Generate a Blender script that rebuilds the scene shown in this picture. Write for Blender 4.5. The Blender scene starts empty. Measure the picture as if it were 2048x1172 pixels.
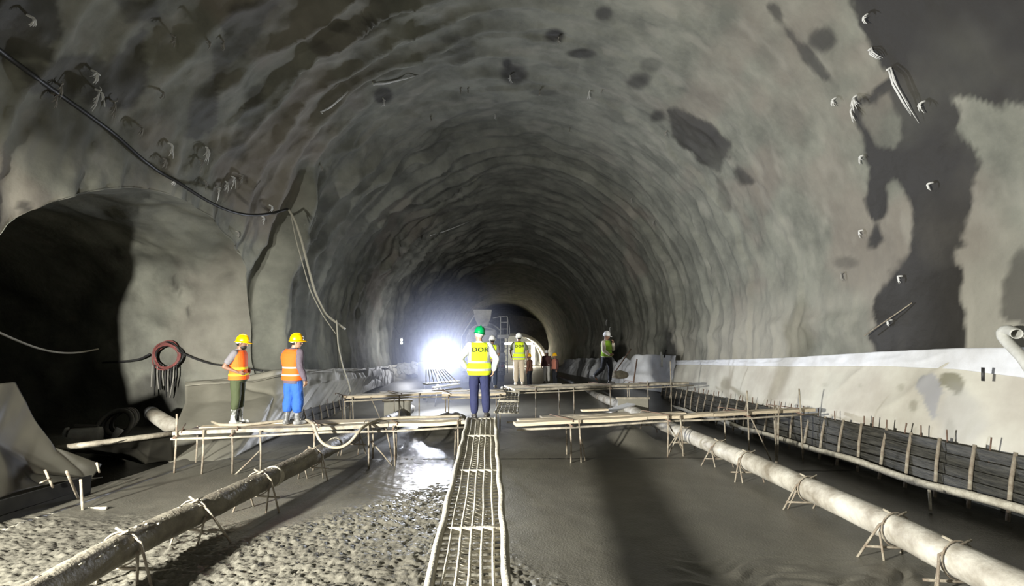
import bpy, bmesh, math, random
import numpy as np
from mathutils import Vector, Matrix, Euler
from mathutils.bvhtree import BVHTree

# ------------------------------------------------------------------ scene, camera, lights
sc = bpy.context.scene
C = sc.collection
random.seed(7)
RNG = np.random.default_rng(7)

F = 1000.0                      # focal length in pixels of the 2048 x 1172 frame
CAMZ = 1.72
PITCH = math.atan(74 / F)       # horizon lies at pixel row 660
YAW = math.atan(19 / F)
cam_data = bpy.data.cameras.new('camera')
cam_data.sensor_fit = 'HORIZONTAL'
cam_data.sensor_width = 36.0
cam_data.lens = 36.0 * F / 2048
cam_data.clip_end = 400
cam = bpy.data.objects.new('camera', cam_data)
C.objects.link(cam)
cam.location = (0, 0, CAMZ)
cam.rotation_euler = (math.pi / 2 + PITCH, 0, -YAW)
sc.camera = cam

world = bpy.data.worlds.new('world')
sc.world = world
world.use_nodes = True
world.node_tree.nodes['Background'].inputs[0].default_value = (0.02, 0.021, 0.024, 1)
world.node_tree.nodes['Background'].inputs[1].default_value = 1.0

sc.view_settings.view_transform = 'Standard'
sc.view_settings.look = 'None'
sc.view_settings.gamma = 1.0
sc.view_settings.use_curve_mapping = False
sc.view_settings.exposure = -0.68


def area_light(name, loc, target, power, size, color, spread=180, shape='DISK'):
    l = bpy.data.lights.new(name, 'AREA')
    l.energy = power
    l.color = color
    l.shape = shape
    l.size = size
    l.spread = math.radians(spread)
    o = bpy.data.objects.new(name, l)
    C.objects.link(o)
    o.location = loc
    d = Vector(target) - Vector(loc)
    o.rotation_euler = d.to_track_quat('-Z', 'Y').to_euler()
    return o


# work floodlight beside the photographer, then two added fill lamps behind
area_light('floodlight_main', (-6.0, 0.6, 1.8), (5.2, 12.6, 0.7), 2900, 0.34, (1.0, 0.985, 0.915), 122)
area_light('fill_passage', (-3.0, -3.0, 2.4), (-10.0, 14.0, 0.4), 420, 0.3, (1.0, 0.975, 0.89), 36)  # narrow fill lamp added to light the side passage
area_light('fill_behind', (-1.0, -8.0, 3.0), (-1.0, 12, 2.0), 140, 0.8, (1.0, 0.98, 0.91), 120)  # wide, weak fill lamp added behind the camera

# ------------------------------------------------------------------ pixel helpers
RM = cam.rotation_euler.to_matrix()


def ray(px, py):
    return RM @ Vector(((px - 1024) / F, -(py - 586) / F, -1.0))


def at_Y(px, py, Y):
    d = ray(px, py)
    t = Y / d.y
    return Vector((d.x * t, Y, CAMZ + d.z * t))


def at_X(px, py, X):
    d = ray(px, py)
    t = X / d.x
    return Vector((X, d.y * t, CAMZ + d.z * t))


F0, FS = -0.30, -0.05           # concrete surface z = F0 + FS * Y (the tunnel runs downhill)


def at_F(px, py, h=0.0):
    d = ray(px, py)
    t = (F0 + h - CAMZ) / (d.z - FS * d.y)
    return Vector((d.x * t, d.y * t, CAMZ + d.z * t))


def at_Z(px, py, z):
    d = ray(px, py)
    t = (z - CAMZ) / d.z
    return Vector((d.x * t, d.y * t, z))


def to_pix(P):
    """numpy (n,3) -> pixel coordinates"""
    R = np.array(RM)
    q = (P - np.array([0, 0, CAMZ])) @ R
    w = np.where(q[:, 2] < -0.05, -q[:, 2], np.nan)
    return 1024 + F * q[:, 0] / w, 586 - F * q[:, 1] / w


# ------------------------------------------------------------------ noise
def _hash(ix, iy, iz, s):
    n = (ix.astype(np.int64) * 374761393 + iy.astype(np.int64) * 668265263 + iz.astype(np.int64) * 2147483647 + s * 974634777) & 0xFFFFFFFF
    n = ((n ^ (n >> 13)) * 1274126177) & 0xFFFFFFFF
    n = n ^ (n >> 16)
    return (n & 0xFFFF) / 65535.0


def vnoise(x, y, z=None, s=0):
    """value noise in [-1,1]"""
    x, y = np.broadcast_arrays(np.asarray(x, float), np.asarray(y, float))
    z = np.zeros_like(x) if z is None else np.broadcast_to(np.asarray(z, float), x.shape)
    ix, iy, iz = np.floor(x), np.floor(y), np.floor(z)
    fx, fy, fz = x - ix, y - iy, z - iz
    fx, fy, fz = [f * f * f * (f * (f * 6 - 15) + 10) for f in (fx, fy, fz)]
    r = 0
    for dx in (0, 1):
        wx = fx if dx else 1 - fx
        for dy in (0, 1):
            wy = fy if dy else 1 - fy
            for dz in (0, 1):
                wz = fz if dz else 1 - fz
                r = r + wx * wy * wz * _hash(ix + dx, iy + dy, iz + dz, s)
    return r * 2 - 1


def fbm(x, y, z=None, s=0, o=4):
    r, a = 0, 0.5
    for k in range(o):
        m = 2.03 ** k
        r = r + a * vnoise(np.asarray(x) * m, np.asarray(y) * m, None if z is None else np.asarray(z) * m, s + k)
        a *= 0.5
    return r


def sstep(a, b, x):
    t = np.clip((x - a) / (b - a), 0, 1)
    return t * t * (3 - 2 * t)


# ------------------------------------------------------------------ materials
MATS = {}


def mat(name, base, rough=0.6, spec=0.4, metal=0.0, var=None, vscale=8.0, vmix=1.0, bump=0.0, bscale=40.0,
        emit=None, estr=0.0, detail=6.0, coat=0.0, vrough=None, lo=0.35, hi=0.65, stretch=None):
    """principled material: base colour, optional second colour mixed in by noise, optional noise relief"""
    m = bpy.data.materials.new(name)
    m.use_nodes = True
    nt = m.node_tree
    b = nt.nodes['Principled BSDF']
    b.inputs['Base Color'].default_value = (*base, 1)
    b.inputs['Roughness'].default_value = rough
    b.inputs['Specular IOR Level'].default_value = spec
    b.inputs['Metallic'].default_value = metal
    b.inputs['Coat Weight'].default_value = coat
    if emit:
        b.inputs['Emission Color'].default_value = (*emit, 1)
        b.inputs['Emission Strength'].default_value = estr
    tc = nt.nodes.new('ShaderNodeTexCoord')
    vec = tc.outputs['Object']
    if stretch:
        mp = nt.nodes.new('ShaderNodeMapping')
        mp.inputs['Scale'].default_value = stretch
        nt.links.new(vec, mp.inputs[0])
        vec = mp.outputs[0]
    if var:
        n = nt.nodes.new('ShaderNodeTexNoise')
        n.inputs['Scale'].default_value = vscale
        n.inputs['Detail'].default_value = detail
        n.inputs['Roughness'].default_value = 0.62
        nt.links.new(vec, n.inputs['Vector'])
        mr = nt.nodes.new('ShaderNodeMapRange')
        mr.inputs['From Min'].default_value = lo
        mr.inputs['From Max'].default_value = hi
        mr.inputs['To Max'].default_value = vmix
        nt.links.new(n.outputs['Fac'], mr.inputs['Value'])
        mx = nt.nodes.new('ShaderNodeMix')
        mx.data_type = 'RGBA'
        mx.inputs['A'].default_value = (*base, 1)
        mx.inputs['B'].default_value = (*var, 1)
        nt.links.new(mr.outputs[0], mx.inputs['Factor'])
        nt.links.new(mx.outputs['Result'], b.inputs['Base Color'])
        if vrough is not None:
            m2 = nt.nodes.new('ShaderNodeMapRange')
            m2.inputs['From Max'].default_value = vmix
            m2.inputs['To Min'].default_value = rough
            m2.inputs['To Max'].default_value = vrough
            nt.links.new(mr.outputs[0], m2.inputs['Value'])
            nt.links.new(m2.outputs[0], b.inputs['Roughness'])
    if bump:
        n2 = nt.nodes.new('ShaderNodeTexNoise')
        n2.inputs['Scale'].default_value = bscale
        n2.inputs['Detail'].default_value = 5
        nt.links.new(vec, n2.inputs['Vector'])
        bp = nt.nodes.new('ShaderNodeBump')
        bp.inputs['Strength'].default_value = bump
        bp.inputs['Distance'].default_value = 0.02
        nt.links.new(n2.outputs['Fac'], bp.inputs['Height'])
        nt.links.new(bp.outputs[0], b.inputs['Normal'])
    MATS[name] = m
    return m


def attr_mix(m, attr, colour, rough=None):
    """lay a second colour (and gloss) over a material where a vertex attribute says so"""
    nt = m.node_tree
    b = nt.nodes['Principled BSDF']
    a = nt.nodes.new('ShaderNodeAttribute')
    a.attribute_name = attr
    mx = nt.nodes.new('ShaderNodeMix')
    mx.data_type = 'RGBA'
    old = b.inputs['Base Color']
    if old.is_linked:
        nt.links.new(old.links[0].from_socket, mx.inputs['A'])
    else:
        mx.inputs['A'].default_value = old.default_value
    mx.inputs['B'].default_value = (*colour, 1)
    nt.links.new(a.outputs['Fac'], mx.inputs['Factor'])
    nt.links.new(mx.outputs['Result'], old)
    if rough is not None:
        r = b.inputs['Roughness']
        m2 = nt.nodes.new('ShaderNodeMix')
        if r.is_linked:
            nt.links.new(r.links[0].from_socket, m2.inputs['A'])
        else:
            m2.inputs['A'].default_value = r.default_value
        m2.inputs['B'].default_value = rough
        nt.links.new(a.outputs['Fac'], m2.inputs['Factor'])
        nt.links.new(m2.outputs['Result'], r)


shot = mat('shotcrete', (0.212, 0.214, 0.178), 0.85, 0.25, var=(0.128, 0.130, 0.110), vscale=0.9, bump=0.8, bscale=6, detail=12, lo=.38, hi=.62)
attr_mix(shot, 'rust', (0.205, 0.172, 0.145))
attr_mix(shot, 'dry', (0.30, 0.288, 0.245))
attr_mix(shot, 'stain', (0.030, 0.028, 0.025), 0.6)  # wet stains, with some rib and passage shade painted in
conc = mat('wet_concrete', (0.152, 0.143, 0.114), 0.45, 0.5, var=(0.104, 0.097, 0.078), vscale=1.3, bump=0.30, bscale=42, detail=8)
attr_mix(conc, 'water', (0.014, 0.014, 0.013), 0.3)
attr_mix(conc, 'wet', (0.085, 0.080, 0.066), 0.24)
mud = mat('dark_mud', (0.045, 0.043, 0.036), 0.6, 0.4, var=(0.085, 0.08, 0.065), vscale=2.0, bump=0.5, bscale=12)
timber = mat("pale_timber", (0.72, 0.62, 0.46), 0.7, 0.3, var=(0.50, 0.42, 0.30), vscale=5, bump=0.25, bscale=60, stretch=(1, 9, 9))
timber2 = mat("grey_timber", (0.52, 0.46, 0.36), 0.75, 0.3, var=(0.22, 0.2, 0.16), vscale=5, bump=0.25, bscale=60)
black_board = mat('black_form_board', (0.016, 0.016, 0.014), 0.45, 0.4, var=(0.075, 0.072, 0.06), vscale=6, bump=0.5, bscale=22, stretch=(3, .6, 6))
shaded_board = mat('shaded_black_board', (0.006, 0.006, 0.006), 0.8, 0.15, var=(0.012, 0.012, 0.011), vscale=5)  # black boards, darkened further for the face turned from the lamp
rebar = mat('dirty_rebar', (0.34, 0.31, 0.24), 0.7, 0.4, var=(0.16, 0.12, 0.085), vscale=9, bump=0.3, bscale=90)
rust_bar = mat('rusty_rebar', (0.20, 0.13, 0.095), 0.75, 0.35, var=(0.11, 0.07, 0.05), vscale=11, bump=0.3, bscale=90)
crust = mat('concrete_crusted_steel', (0.52, 0.49, 0.40), 0.75, 0.35, var=(0.34, 0.31, 0.245), vscale=13, bump=0.5, bscale=55)
pipe_m = mat('concrete_coated_pipe', (0.50, 0.475, 0.41), 0.6, 0.4, var=(0.19, 0.165, 0.125), vscale=2.2, bump=0.35, bscale=24, lo=.38, hi=.66)
pipe_mud = mat('muddy_pipe', (0.24, 0.22, 0.17), 0.6, 0.4, var=(0.12, 0.105, 0.08), vscale=4, bump=0.5, bscale=26)
sheet_w = mat('white_fleece', (0.70, 0.715, 0.75), 0.8, 0.3, var=(0.58, 0.585, 0.60), vscale=2.2, bump=0.12, bscale=30)
sheet_g = mat('dusty_membrane', (0.56, 0.545, 0.47), 0.62, 0.4, var=(0.43, 0.40, 0.34), vscale=0.9, bump=0.1, bscale=9)
attr_mix(sheet_g, 'stain', (0.20, 0.19, 0.135))
attr_mix(sheet_g, 'grey', (0.31, 0.31, 0.32))
sheet_l = mat('grey_membrane', (0.29, 0.275, 0.225), 0.55, 0.45, var=(0.21, 0.2, 0.16), vscale=1.1, bump=0.1, bscale=8)
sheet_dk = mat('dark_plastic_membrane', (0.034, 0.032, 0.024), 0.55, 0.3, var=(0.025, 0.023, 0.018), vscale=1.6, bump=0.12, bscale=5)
cable_m = mat('black_cable', (0.02, 0.02, 0.02), 0.5, 0.4)
hose_m = mat('beige_hose', (0.42, 0.37, 0.28), 0.6, 0.4, var=(0.29, 0.255, 0.19), vscale=9)
wire_m = mat('pale_wire', (0.34, 0.32, 0.26), 0.6, 0.4)
tuft_m = mat('white_fibre', (0.66, 0.66, 0.64), 0.7, 0.4)
tuft_d = mat('grey_fibre', (0.26, 0.25, 0.225), 0.7, 0.4)
red_m = mat('red_cable', (0.20, 0.055, 0.05), 0.6, 0.4, var=(0.12, 0.05, 0.045), vscale=6)
truck_m = mat('muddy_grey_paint', (0.44, 0.43, 0.40), 0.7, 0.4, var=(0.27, 0.262, 0.24), vscale=2.5, bump=0.2, bscale=20)
truck_d = mat('dark_truck_steel', (0.07, 0.07, 0.068), 0.6, 0.4, var=(0.12, 0.115, 0.10), vscale=3)
truck_l = mat('light_truck_steel', (0.52, 0.52, 0.52), 0.55, 0.4, var=(0.36, 0.355, 0.34), vscale=4)
rubber = mat('tyre_rubber', (0.025, 0.025, 0.025), 0.8, 0.3)
lining_m = mat('white_lining', (0.80, 0.78, 0.70), 0.5, 0.4)
white_pl = mat('white_plastic', (0.60, 0.60, 0.56), 0.45, 0.4, var=(0.47, 0.465, 0.42), vscale=5)
lamp_e = mat('lamp_glass', (1, 1, 1), 0.3, emit=(0.86, 0.89, 1.0), estr=90)
bulb_e = mat('small_lamp_glass', (1, 1, 1), 0.3, emit=(1.0, 0.9, 0.6), estr=14)
skin = mat('skin', (0.21, 0.115, 0.075), 0.5, 0.4)
skin_l = mat('light_skin', (0.47, 0.27, 0.18), 0.5, 0.4)
hair_m = mat('black_hair', (0.012, 0.01, 0.009), 0.6)
hair_g = mat('grey_hair', (0.42, 0.40, 0.37), 0.6)
eye_m = mat('eye', (0.55, 0.52, 0.48), 0.2)
fab = {}
for nm, c in dict(white=(0.70, 0.70, 0.72), navy=(0.028, 0.033, 0.085), lime=(0.62, 0.78, 0.02), silver=(0.36, 0.38, 0.36),
                  orange=(0.90, 0.135, 0.018), olive=(0.055, 0.068, 0.032), purple=(0.125, 0.10, 0.125), blue=(0.035, 0.12, 0.46),
                  beige=(0.46, 0.39, 0.30), dark=(0.020, 0.021, 0.026), maroon=(0.085, 0.040, 0.038), pink=(0.50, 0.19, 0.13),
                  yellow=(0.95, 0.62, 0.02), greyshirt=(0.17, 0.16, 0.17), jeans=(0.030, 0.040, 0.070), green=(0.20, 0.36, 0.03),
                  cream=(0.52, 0.47, 0.40), print=(0.03, 0.035, 0.02), brown=(0.19, 0.085, 0.05), offwhite=(0.58, 0.56, 0.52), limeband=(0.85, 0.80, 0.03),
                  greengrey=(0.10, 0.11, 0.06)).items():
    fab[nm] = mat('fabric_' + nm, c, 0.8, 0.25, bump=0.12, bscale=120)
boot_m = mat('black_shoe', (0.02, 0.02, 0.022), 0.4, 0.4, var=(0.10, 0.09, 0.08), vscale=8)
boot_g = mat('grey_rubber_boot', (0.10, 0.10, 0.10), 0.45, 0.45, var=(0.36, 0.36, 0.35), vscale=5, lo=.45, hi=.6)
boot_s = mat('cement_splashed_boot', (0.07, 0.075, 0.06), 0.4, 0.5, var=(0.58, 0.58, 0.55), vscale=11, lo=.44, hi=.54, stretch=(1, 1, .5))
helm = {k: mat('helmet_' + k, c, 0.28, 0.5) for k, c in dict(green=(0.0, 0.30, 0.085), yellow=(0.95, 0.52, 0.0), white=(0.78, 0.78, 0.78)).items()}


# ------------------------------------------------------------------ mesh building
def tag(o, label=None, cat=None, group=None, kind=None):
    if label: o['label'] = label
    if cat: o['category'] = cat
    if group: o['group'] = group
    if kind: o['kind'] = kind
    return o


def empty(name, loc=(0, 0, 0), rz=0.0, s=1.0):
    o = bpy.data.objects.new(name, None)
    C.objects.link(o)
    o.empty_display_size = 0.1
    o.location = loc
    o.rotation_euler = (0, 0, rz)
    o.scale = (s, s, s)
    return o


def thing(name, label, cat, loc=(0, 0, 0), rz=0.0, group=None, s=1.0):
    return tag(empty(name, loc, rz, s), label, cat, group)


def link(name, me, m=None, parent=None, loc=None, rot=None):
    o = bpy.data.objects.new(name, me)
    C.objects.link(o)
    if m is not None and not me.materials:
        me.materials.append(m)
    if parent is not None:
        o.parent = parent
    if loc is not None:
        o.location = loc
    if rot is not None:
        o.rotation_euler = rot
    return o


def frame_of(d):
    d = d.normalized()
    a = Vector((0, 0, 1)) if abs(d.z) < 0.9 else Vector((0, 1, 0))
    u = d.cross(a).normalized()
    return u, d.cross(u).normalized()


class MB:
    def __init__(self):
        self.v, self.f = [], []

    def add(self, vs, fs):
        n = len(self.v)
        self.v += [tuple(p) for p in vs]
        self.f += [tuple(i + n for i in f) for f in fs]
        return self

    def box(self, c, s, rot=None, taper=1.0):
        M = rot.to_matrix() if isinstance(rot, Euler) else (rot or Matrix.Identity(3))
        c = Vector(c)
        vs = []
        for z in (-.5, .5):
            k = taper if z > 0 else 1.0
            for x, y in ((-.5, -.5), (.5, -.5), (.5, .5), (-.5, .5)):
                vs.append(c + M @ Vector((x * s[0] * k, y * s[1] * k, z * s[2])))
        return self.add(vs, [(3, 2, 1, 0), (4, 5, 6, 7), (0, 1, 5, 4), (1, 2, 6, 5), (2, 3, 7, 6), (3, 0, 4, 7)])

    def rings(self, rs, cap=True, closed=False):
        n = len(rs[0])
        vs = [p for r in rs for p in r]
        fs = []
        m = len(rs)
        for i in range(m if closed else m - 1):
            for j in range(n):
                a, b = i * n + j, i * n + (j + 1) % n
                c, d = ((i + 1) % m) * n + (j + 1) % n, ((i + 1) % m) * n + j
                fs.append((a, b, c, d))
        if cap and not closed:
            fs.append(tuple(range(n - 1, -1, -1)))
            fs.append(tuple((m - 1) * n + j for j in range(n)))
        return self.add(vs, fs)

    def tube(self, pts, r, seg=8, cap=True, lump=0.0, seed=0, closed=False):
        pts = [Vector(p) for p in pts]
        n = len(pts)
        rr = r if isinstance(r, (list, tuple)) else [r] * n
        rs = []
        u = None
        for i, p in enumerate(pts):
            if closed:
                d = pts[(i + 1) % n] - pts[i - 1]
            else:
                d = pts[min(i + 1, n - 1)] - pts[max(i - 1, 0)]
            d.normalize()
            if u is None:
                u, w = frame_of(d)
            else:
                u = (u - d * u.dot(d)).normalized()
                w = d.cross(u).normalized()
            ring = []
            for j in range(seg):
                a = 2 * math.pi * j / seg
                k = rr[i]
                if lump:
                    k *= 1 + lump * float(vnoise(i * .9 + seed * 7.3, math.cos(a) * 1.3 + 5, math.sin(a) * 1.3, 3))
                ring.append(p + u * (k * math.cos(a)) + w * (k * math.sin(a)))
            rs.append(ring)
        return self.rings(rs, cap, closed)

    def limb(self, pts, radii, seg=14, flat=None, up=None):
        """rounded, tapered tube"""
        pts = [Vector(p) for p in pts]
        d0, d1 = (pts[1] - pts[0]).normalized(), (pts[-1] - pts[-2]).normalized()
        P = [pts[0] - d0 * radii[0] * .85, pts[0] - d0 * radii[0] * .5] + pts + [pts[-1] + d1 * radii[-1] * .5, pts[-1] + d1 * radii[-1] * .85]
        Rr = [radii[0] * .35, radii[0] * .82] + list(radii) + [radii[-1] * .82, radii[-1] * .35]
        return self.tube(P, Rr, seg)

    def loft(self, secs, seg=24, power=2.0):
        """secs: (cx, cy, z, rx, ry) ellipses stacked along z"""
        rs = []
        for cx, cy, z, rx, ry in secs:
            ring = []
            for j in range(seg):
                a = 2 * math.pi * j / seg
                ca, sa = math.cos(a), math.sin(a)
                k = (abs(ca) ** power + abs(sa) ** power) ** (-1 / power)
                ring.append(Vector((cx + rx * ca * k, cy + ry * sa * k, z)))
            rs.append(ring)
        return self.rings(rs)

    def lathe(self, prof, seg=24, M=None, cap=True):
        rs = []
        for r, z in prof:
            rs.append([(M @ Vector((r * math.cos(2 * math.pi * j / seg), r * math.sin(2 * math.pi * j / seg), z))) if M else
                       Vector((r * math.cos(2 * math.pi * j / seg), r * math.sin(2 * math.pi * j / seg), z)) for j in range(seg)])
        return self.rings(rs, cap)

    def ell(self, c, r, seg=16, M=None):
        rs = []
        c = Vector(c)
        m = seg // 2
        for i in range(1, m):
            t = math.pi * i / m
            ring = []
            for j in range(seg):
                a = 2 * math.pi * j / seg
                p = Vector((r[0] * math.sin(t) * math.cos(a), r[1] * math.sin(t) * math.sin(a), -r[2] * math.cos(t)))
                ring.append(c + (M @ p if M else p))
            rs.append(ring)
        return self.rings(rs)

    def mesh(self, name, smooth=True):
        me = bpy.data.meshes.new(name)
        me.from_pydata(self.v, [], self.f)
        if smooth:
            me.polygons.foreach_set('use_smooth', [True] * len(me.polygons))
        me.update()
        return me

    def build(self, name, m, parent=None, smooth=True, origin=None, at=None):
        if at is not None:
            return link(name, self.mesh(name, smooth), m, parent, loc=at)
        if origin is not None:
            o3 = Vector(origin)
            self.v = [tuple(Vector(p) - o3) for p in self.v]
        me = self.mesh(name, smooth)
        return link(name, me, m, parent, loc=origin)


def grid_mesh(name, P, attrs=None, keep=None):
    """P: (n,m,3) array of points -> mesh; keep: (n-1,m-1) bool of faces"""
    n, m = P.shape[:2]
    idx = np.arange(n * m).reshape(n, m)
    q = np.stack([idx[:-1, :-1], idx[:-1, 1:], idx[1:, 1:], idx[1:, :-1]], -1)
    q = q.reshape(-1, 4) if keep is None else q[keep]
    used = np.unique(q)
    remap = np.full(n * m, -1)
    remap[used] = np.arange(len(used))
    q = remap[q]
    V = P.reshape(-1, 3)[used]
    me = bpy.data.meshes.new(name)
    me.vertices.add(len(V))
    me.vertices.foreach_set('co', V.astype(np.float32).ravel())
    me.loops.add(len(q) * 4)
    me.loops.foreach_set('vertex_index', q.astype(np.int32).ravel())
    me.polygons.add(len(q))
    me.polygons.foreach_set('loop_start', np.arange(0, len(q) * 4, 4, dtype=np.int32))
    me.polygons.foreach_set('use_smooth', np.ones(len(q), bool))
    me.update(calc_edges=True)
    for k, a in (attrs or {}).items():
        at = me.attributes.new(k, 'FLOAT', 'POINT')
        at.data.foreach_set('value', a.reshape(-1)[used].astype(np.float32))
    return me


def fuse(mb, voxel, smooth=4, wr=0.0, wscale=9.0, seed=0, decimate=None):
    """union of the closed pieces in mb as one continuous skin"""
    me = mb.mesh('temp')
    o = bpy.data.objects.new('temp', me)
    C.objects.link(o)
    r = o.modifiers.new('r', 'REMESH')
    r.mode = 'VOXEL'
    r.voxel_size = voxel
    if smooth:
        s = o.modifiers.new('s', 'SMOOTH')
        s.iterations = smooth
        s.factor = 0.5
    dg = bpy.context.evaluated_depsgraph_get()
    out = bpy.data.meshes.new_from_object(o.evaluated_get(dg))
    bpy.data.objects.remove(o)
    bpy.data.meshes.remove(me)
    if wr:
        n = len(out.vertices)
        co = np.empty(n * 3, np.float32)
        no = np.empty(n * 3, np.float32)
        out.vertices.foreach_get('co', co)
        out.vertices.foreach_get('normal', no)
        co, no = co.reshape(-1, 3), no.reshape(-1, 3)
        w = fbm(co[:, 0] * wscale + seed * 3.1, co[:, 1] * wscale, co[:, 2] * wscale * .8 + seed, 11, 3)
        co = co + no * (wr * (1.6 * w))[:, None]
        out.vertices.foreach_set('co', co.astype(np.float32).ravel())
    out.polygons.foreach_set('use_smooth', [True] * len(out.polygons))
    out.update()
    return out


def cut(me, planes, offset=0.0, name='piece'):
    """copy of a mesh kept only on the inner side of planes (point, outward normal), pushed out along its normals"""
    bm = bmesh.new()
    bm.from_mesh(me)
    for co, no in planes:
        bmesh.ops.bisect_plane(bm, geom=bm.verts[:] + bm.edges[:] + bm.faces[:], plane_co=co, plane_no=no, clear_outer=True)
    if offset:
        bm.normal_update()
        nn = [(v, v.normal.copy()) for v in bm.verts]
        for v, n in nn:
            v.co += n * offset
    out = bpy.data.meshes.new(name)
    bm.to_mesh(out)
    bm.free()
    out.polygons.foreach_set('use_smooth', [True] * len(out.polygons))
    return out


# ------------------------------------------------------------------ the tunnel shell
TCX, TR, TH = 0.35, 7.8, 3.2    # centre x, radius, height of the centre above the concrete
NY0, NA, NZ0, NB = 10.8, 4.0, 1.65, 2.95    # side passage arch: centre y, half width, springing z, rise


def tunnel_floor(Y):
    return F0 + FS * Y


def shell_disp(phi, Y):
    """inward relief of the sprayed concrete"""
    s = phi * TR
    wob = 0.85 * vnoise(s * .22, Y * .21, None, 21) + 0.30 * vnoise(s * .9, Y * .6, None, 22)
    rib = 1 - np.abs(np.sin(np.pi * (Y + wob) / 1.15))
    left = sstep(0.15, -0.5, phi) * sstep(-1.75, -1.2, phi)
    smooth_r = sstep(0.35, 0.8, phi) * sstep(15, 11, Y)
    patch = sstep(-.25, .5, vnoise(s * .3, Y * .33, None, 23))
    amp = 0.018 + 0.075 * patch + 0.26 * left * (0.15 + patch)
    amp = amp * (1 - .85 * smooth_r)
    d = amp * rib ** 1.4
    lump = fbm(s * .45, Y * .75, None, 31, 4)
    d = d + (0.10 + 0.22 * left) * (1 - .6 * smooth_r) * lump
    fine = fbm(s * 2.2, Y * 3.0, None, 37, 3)
    d = d + 0.055 * (1 - .6 * smooth_r) * fine
    # sagging drips between ribs
    drip = np.clip(vnoise(s * 1.4, Y * 2.3, None, 41) - .35, 0, 1)
    d = d + (0.10 * left + .02) * drip
    # rounds of spraying: every few metres the lining steps inwards and eases back
    Yw = Y + .5 * vnoise(s * .3, 7.7, None, 47) + .18 * vnoise(s * 1.3, Y * .5, None, 48)
    for yk, gap, a in ((8.6, 2.6, .08), (11.3, 2.2, .10), (13.6, 2.4, .10), (16.2, 2.6, .13), (18.9, 3.4, .12), (22.4, 4.2, .22), (26.7, 3.6, .16), (30.4, 4.0, .2), (34.6, 5.0, .2), (39.8, 6, .22), (46, 8, .25), (56, 10, .25)):
        t_ = (Yw - yk) / gap
        ak = a * (.45 + .75 * patch)
        d = d + (1 - .75 * smooth_r) * ak * sstep(0, .10 / gap, t_) * np.clip(1 - t_, 0, 1)
    # rock nose behind the side passage, stepping back sharply beyond it
    z = tunnel_floor(Y) + TH + TR * np.cos(phi)
    nose = sstep(14.92, 15.35, Y) * (1 - sstep(15.6, 15.85, Y + .12 * vnoise(z * 1.5, 3.3, None, 5))) * sstep(-0.80, -1.15, phi)
    d = d + 0.80 * nose
    # ledge of rough shotcrete above the membrane on the right
    h = TH + TR * np.cos(phi)
    ledge = sstep(1.6, 1.9, phi + 0 * Y) * 0
    ledge = np.exp(-((h - 2.75 - .12 * vnoise(Y * .7, 1.7, None, 9)) / .35) ** 2) * (phi > 0) * sstep(9.5, 11, Y)
    d = d + ledge * (0.10 + 0.10 * fbm(Y * 1.7, h * 2.5, None, 55, 3))
    return d


def shell_R(phi, Y):
    return TR - shell_disp(phi, Y)


def shell_point(phi, Y):
    R = shell_R(phi, Y)
    return np.stack([TCX + R * np.sin(phi), Y + 0 * R, tunnel_floor(Y) + TH + R * np.cos(phi)], -1)


def on_shell(px, py, off=0.0):
    """where the sight line of a pixel meets the tunnel lining"""
    d = ray(px, py)
    t = 1.0
    p = None
    for _ in range(3000):
        t += 0.02 + 0.002 * t
        x, y, z = d.x * t, d.y * t, CAMZ + d.z * t
        dx, dz = x - TCX, z - (tunnel_floor(y) + TH)
        r = math.hypot(dx, dz)
        if r > 6.2:
            phi = math.atan2(dx, dz)
            if r >= float(shell_R(np.float64(phi), np.float64(y))) - off:
                break
    inward = Vector((-dx, 0, -dz)).normalized()
    return Vector((x, y, z)), inward


def seg_dist(px, py, poly, closed=True):
    """signed distance (inside negative) from points to a pixel polygon"""
    d = np.full(px.shape, 1e9)
    ins = np.zeros(px.shape, bool)
    n = len(poly)
    for i in range(n if closed else n - 1):
        ax, ay = poly[i]
        bx, by = poly[(i + 1) % n]
        vx, vy = bx - ax, by - ay
        L = vx * vx + vy * vy + 1e-9
        t = np.clip(((px - ax) * vx + (py - ay) * vy) / L, 0, 1)
        d = np.minimum(d, np.hypot(px - ax - t * vx, py - ay - t * vy))
        if closed:
            c = ((ay > py) != (by > py)) & (px < (bx - ax) * (py - ay) / (by - ay + 1e-9) + ax)
            ins ^= c
    return np.where(ins, -d, d) if closed else d


def stain_mask(P, polys, lines, blobs, soft=6.0):
    px, py = to_pix(P)
    ok = np.isfinite(px) & (P[:, 1] > 2.5) & (P[:, 1] < 60)
    px, py = np.where(ok, px, -9999), np.where(ok, py, -9999)
    wob = 26 * fbm(px * .022, py * .022, None, 61, 5)
    m = np.zeros(len(P))
    for poly, k in polys:
        m = np.maximum(m, k * sstep(soft, -soft, seg_dist(px, py, poly) + wob))
    for pts, r, k in lines:
        m = np.maximum(m, k * sstep(r + soft * .7, r - soft * .7, seg_dist(px, py, pts, False) + wob * .6))
    for x, y, rx, ry, k in blobs:
        m = np.maximum(m, k * sstep(1.35, .65, np.hypot((px - x) / rx, (py - y) / ry) + wob * .02))
    return np.where(ok, m, 0)


Ys = np.concatenate([np.arange(-14, 3.6, .35), np.arange(3.6, 6.5, .1), np.arange(6.5, 24, .065), np.arange(24, 48, .16), np.arange(48, 112.1, .8)])
PH = np.linspace(-2.12, 2.12, 470)
YY, PP = np.meshgrid(Ys, PH, indexing='ij')
SP = shell_point(PP, YY)
u = (SP[..., 1] - NY0) / NA
v = np.maximum(SP[..., 2] - NZ0, 0) / NB
inside = (np.hypot(u, v) < 1.0) & (PP < -0.6)
fc = inside[:-1, :-1] & inside[:-1, 1:] & inside[1:, 1:] & inside[1:, :-1]
keep = ~fc
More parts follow.
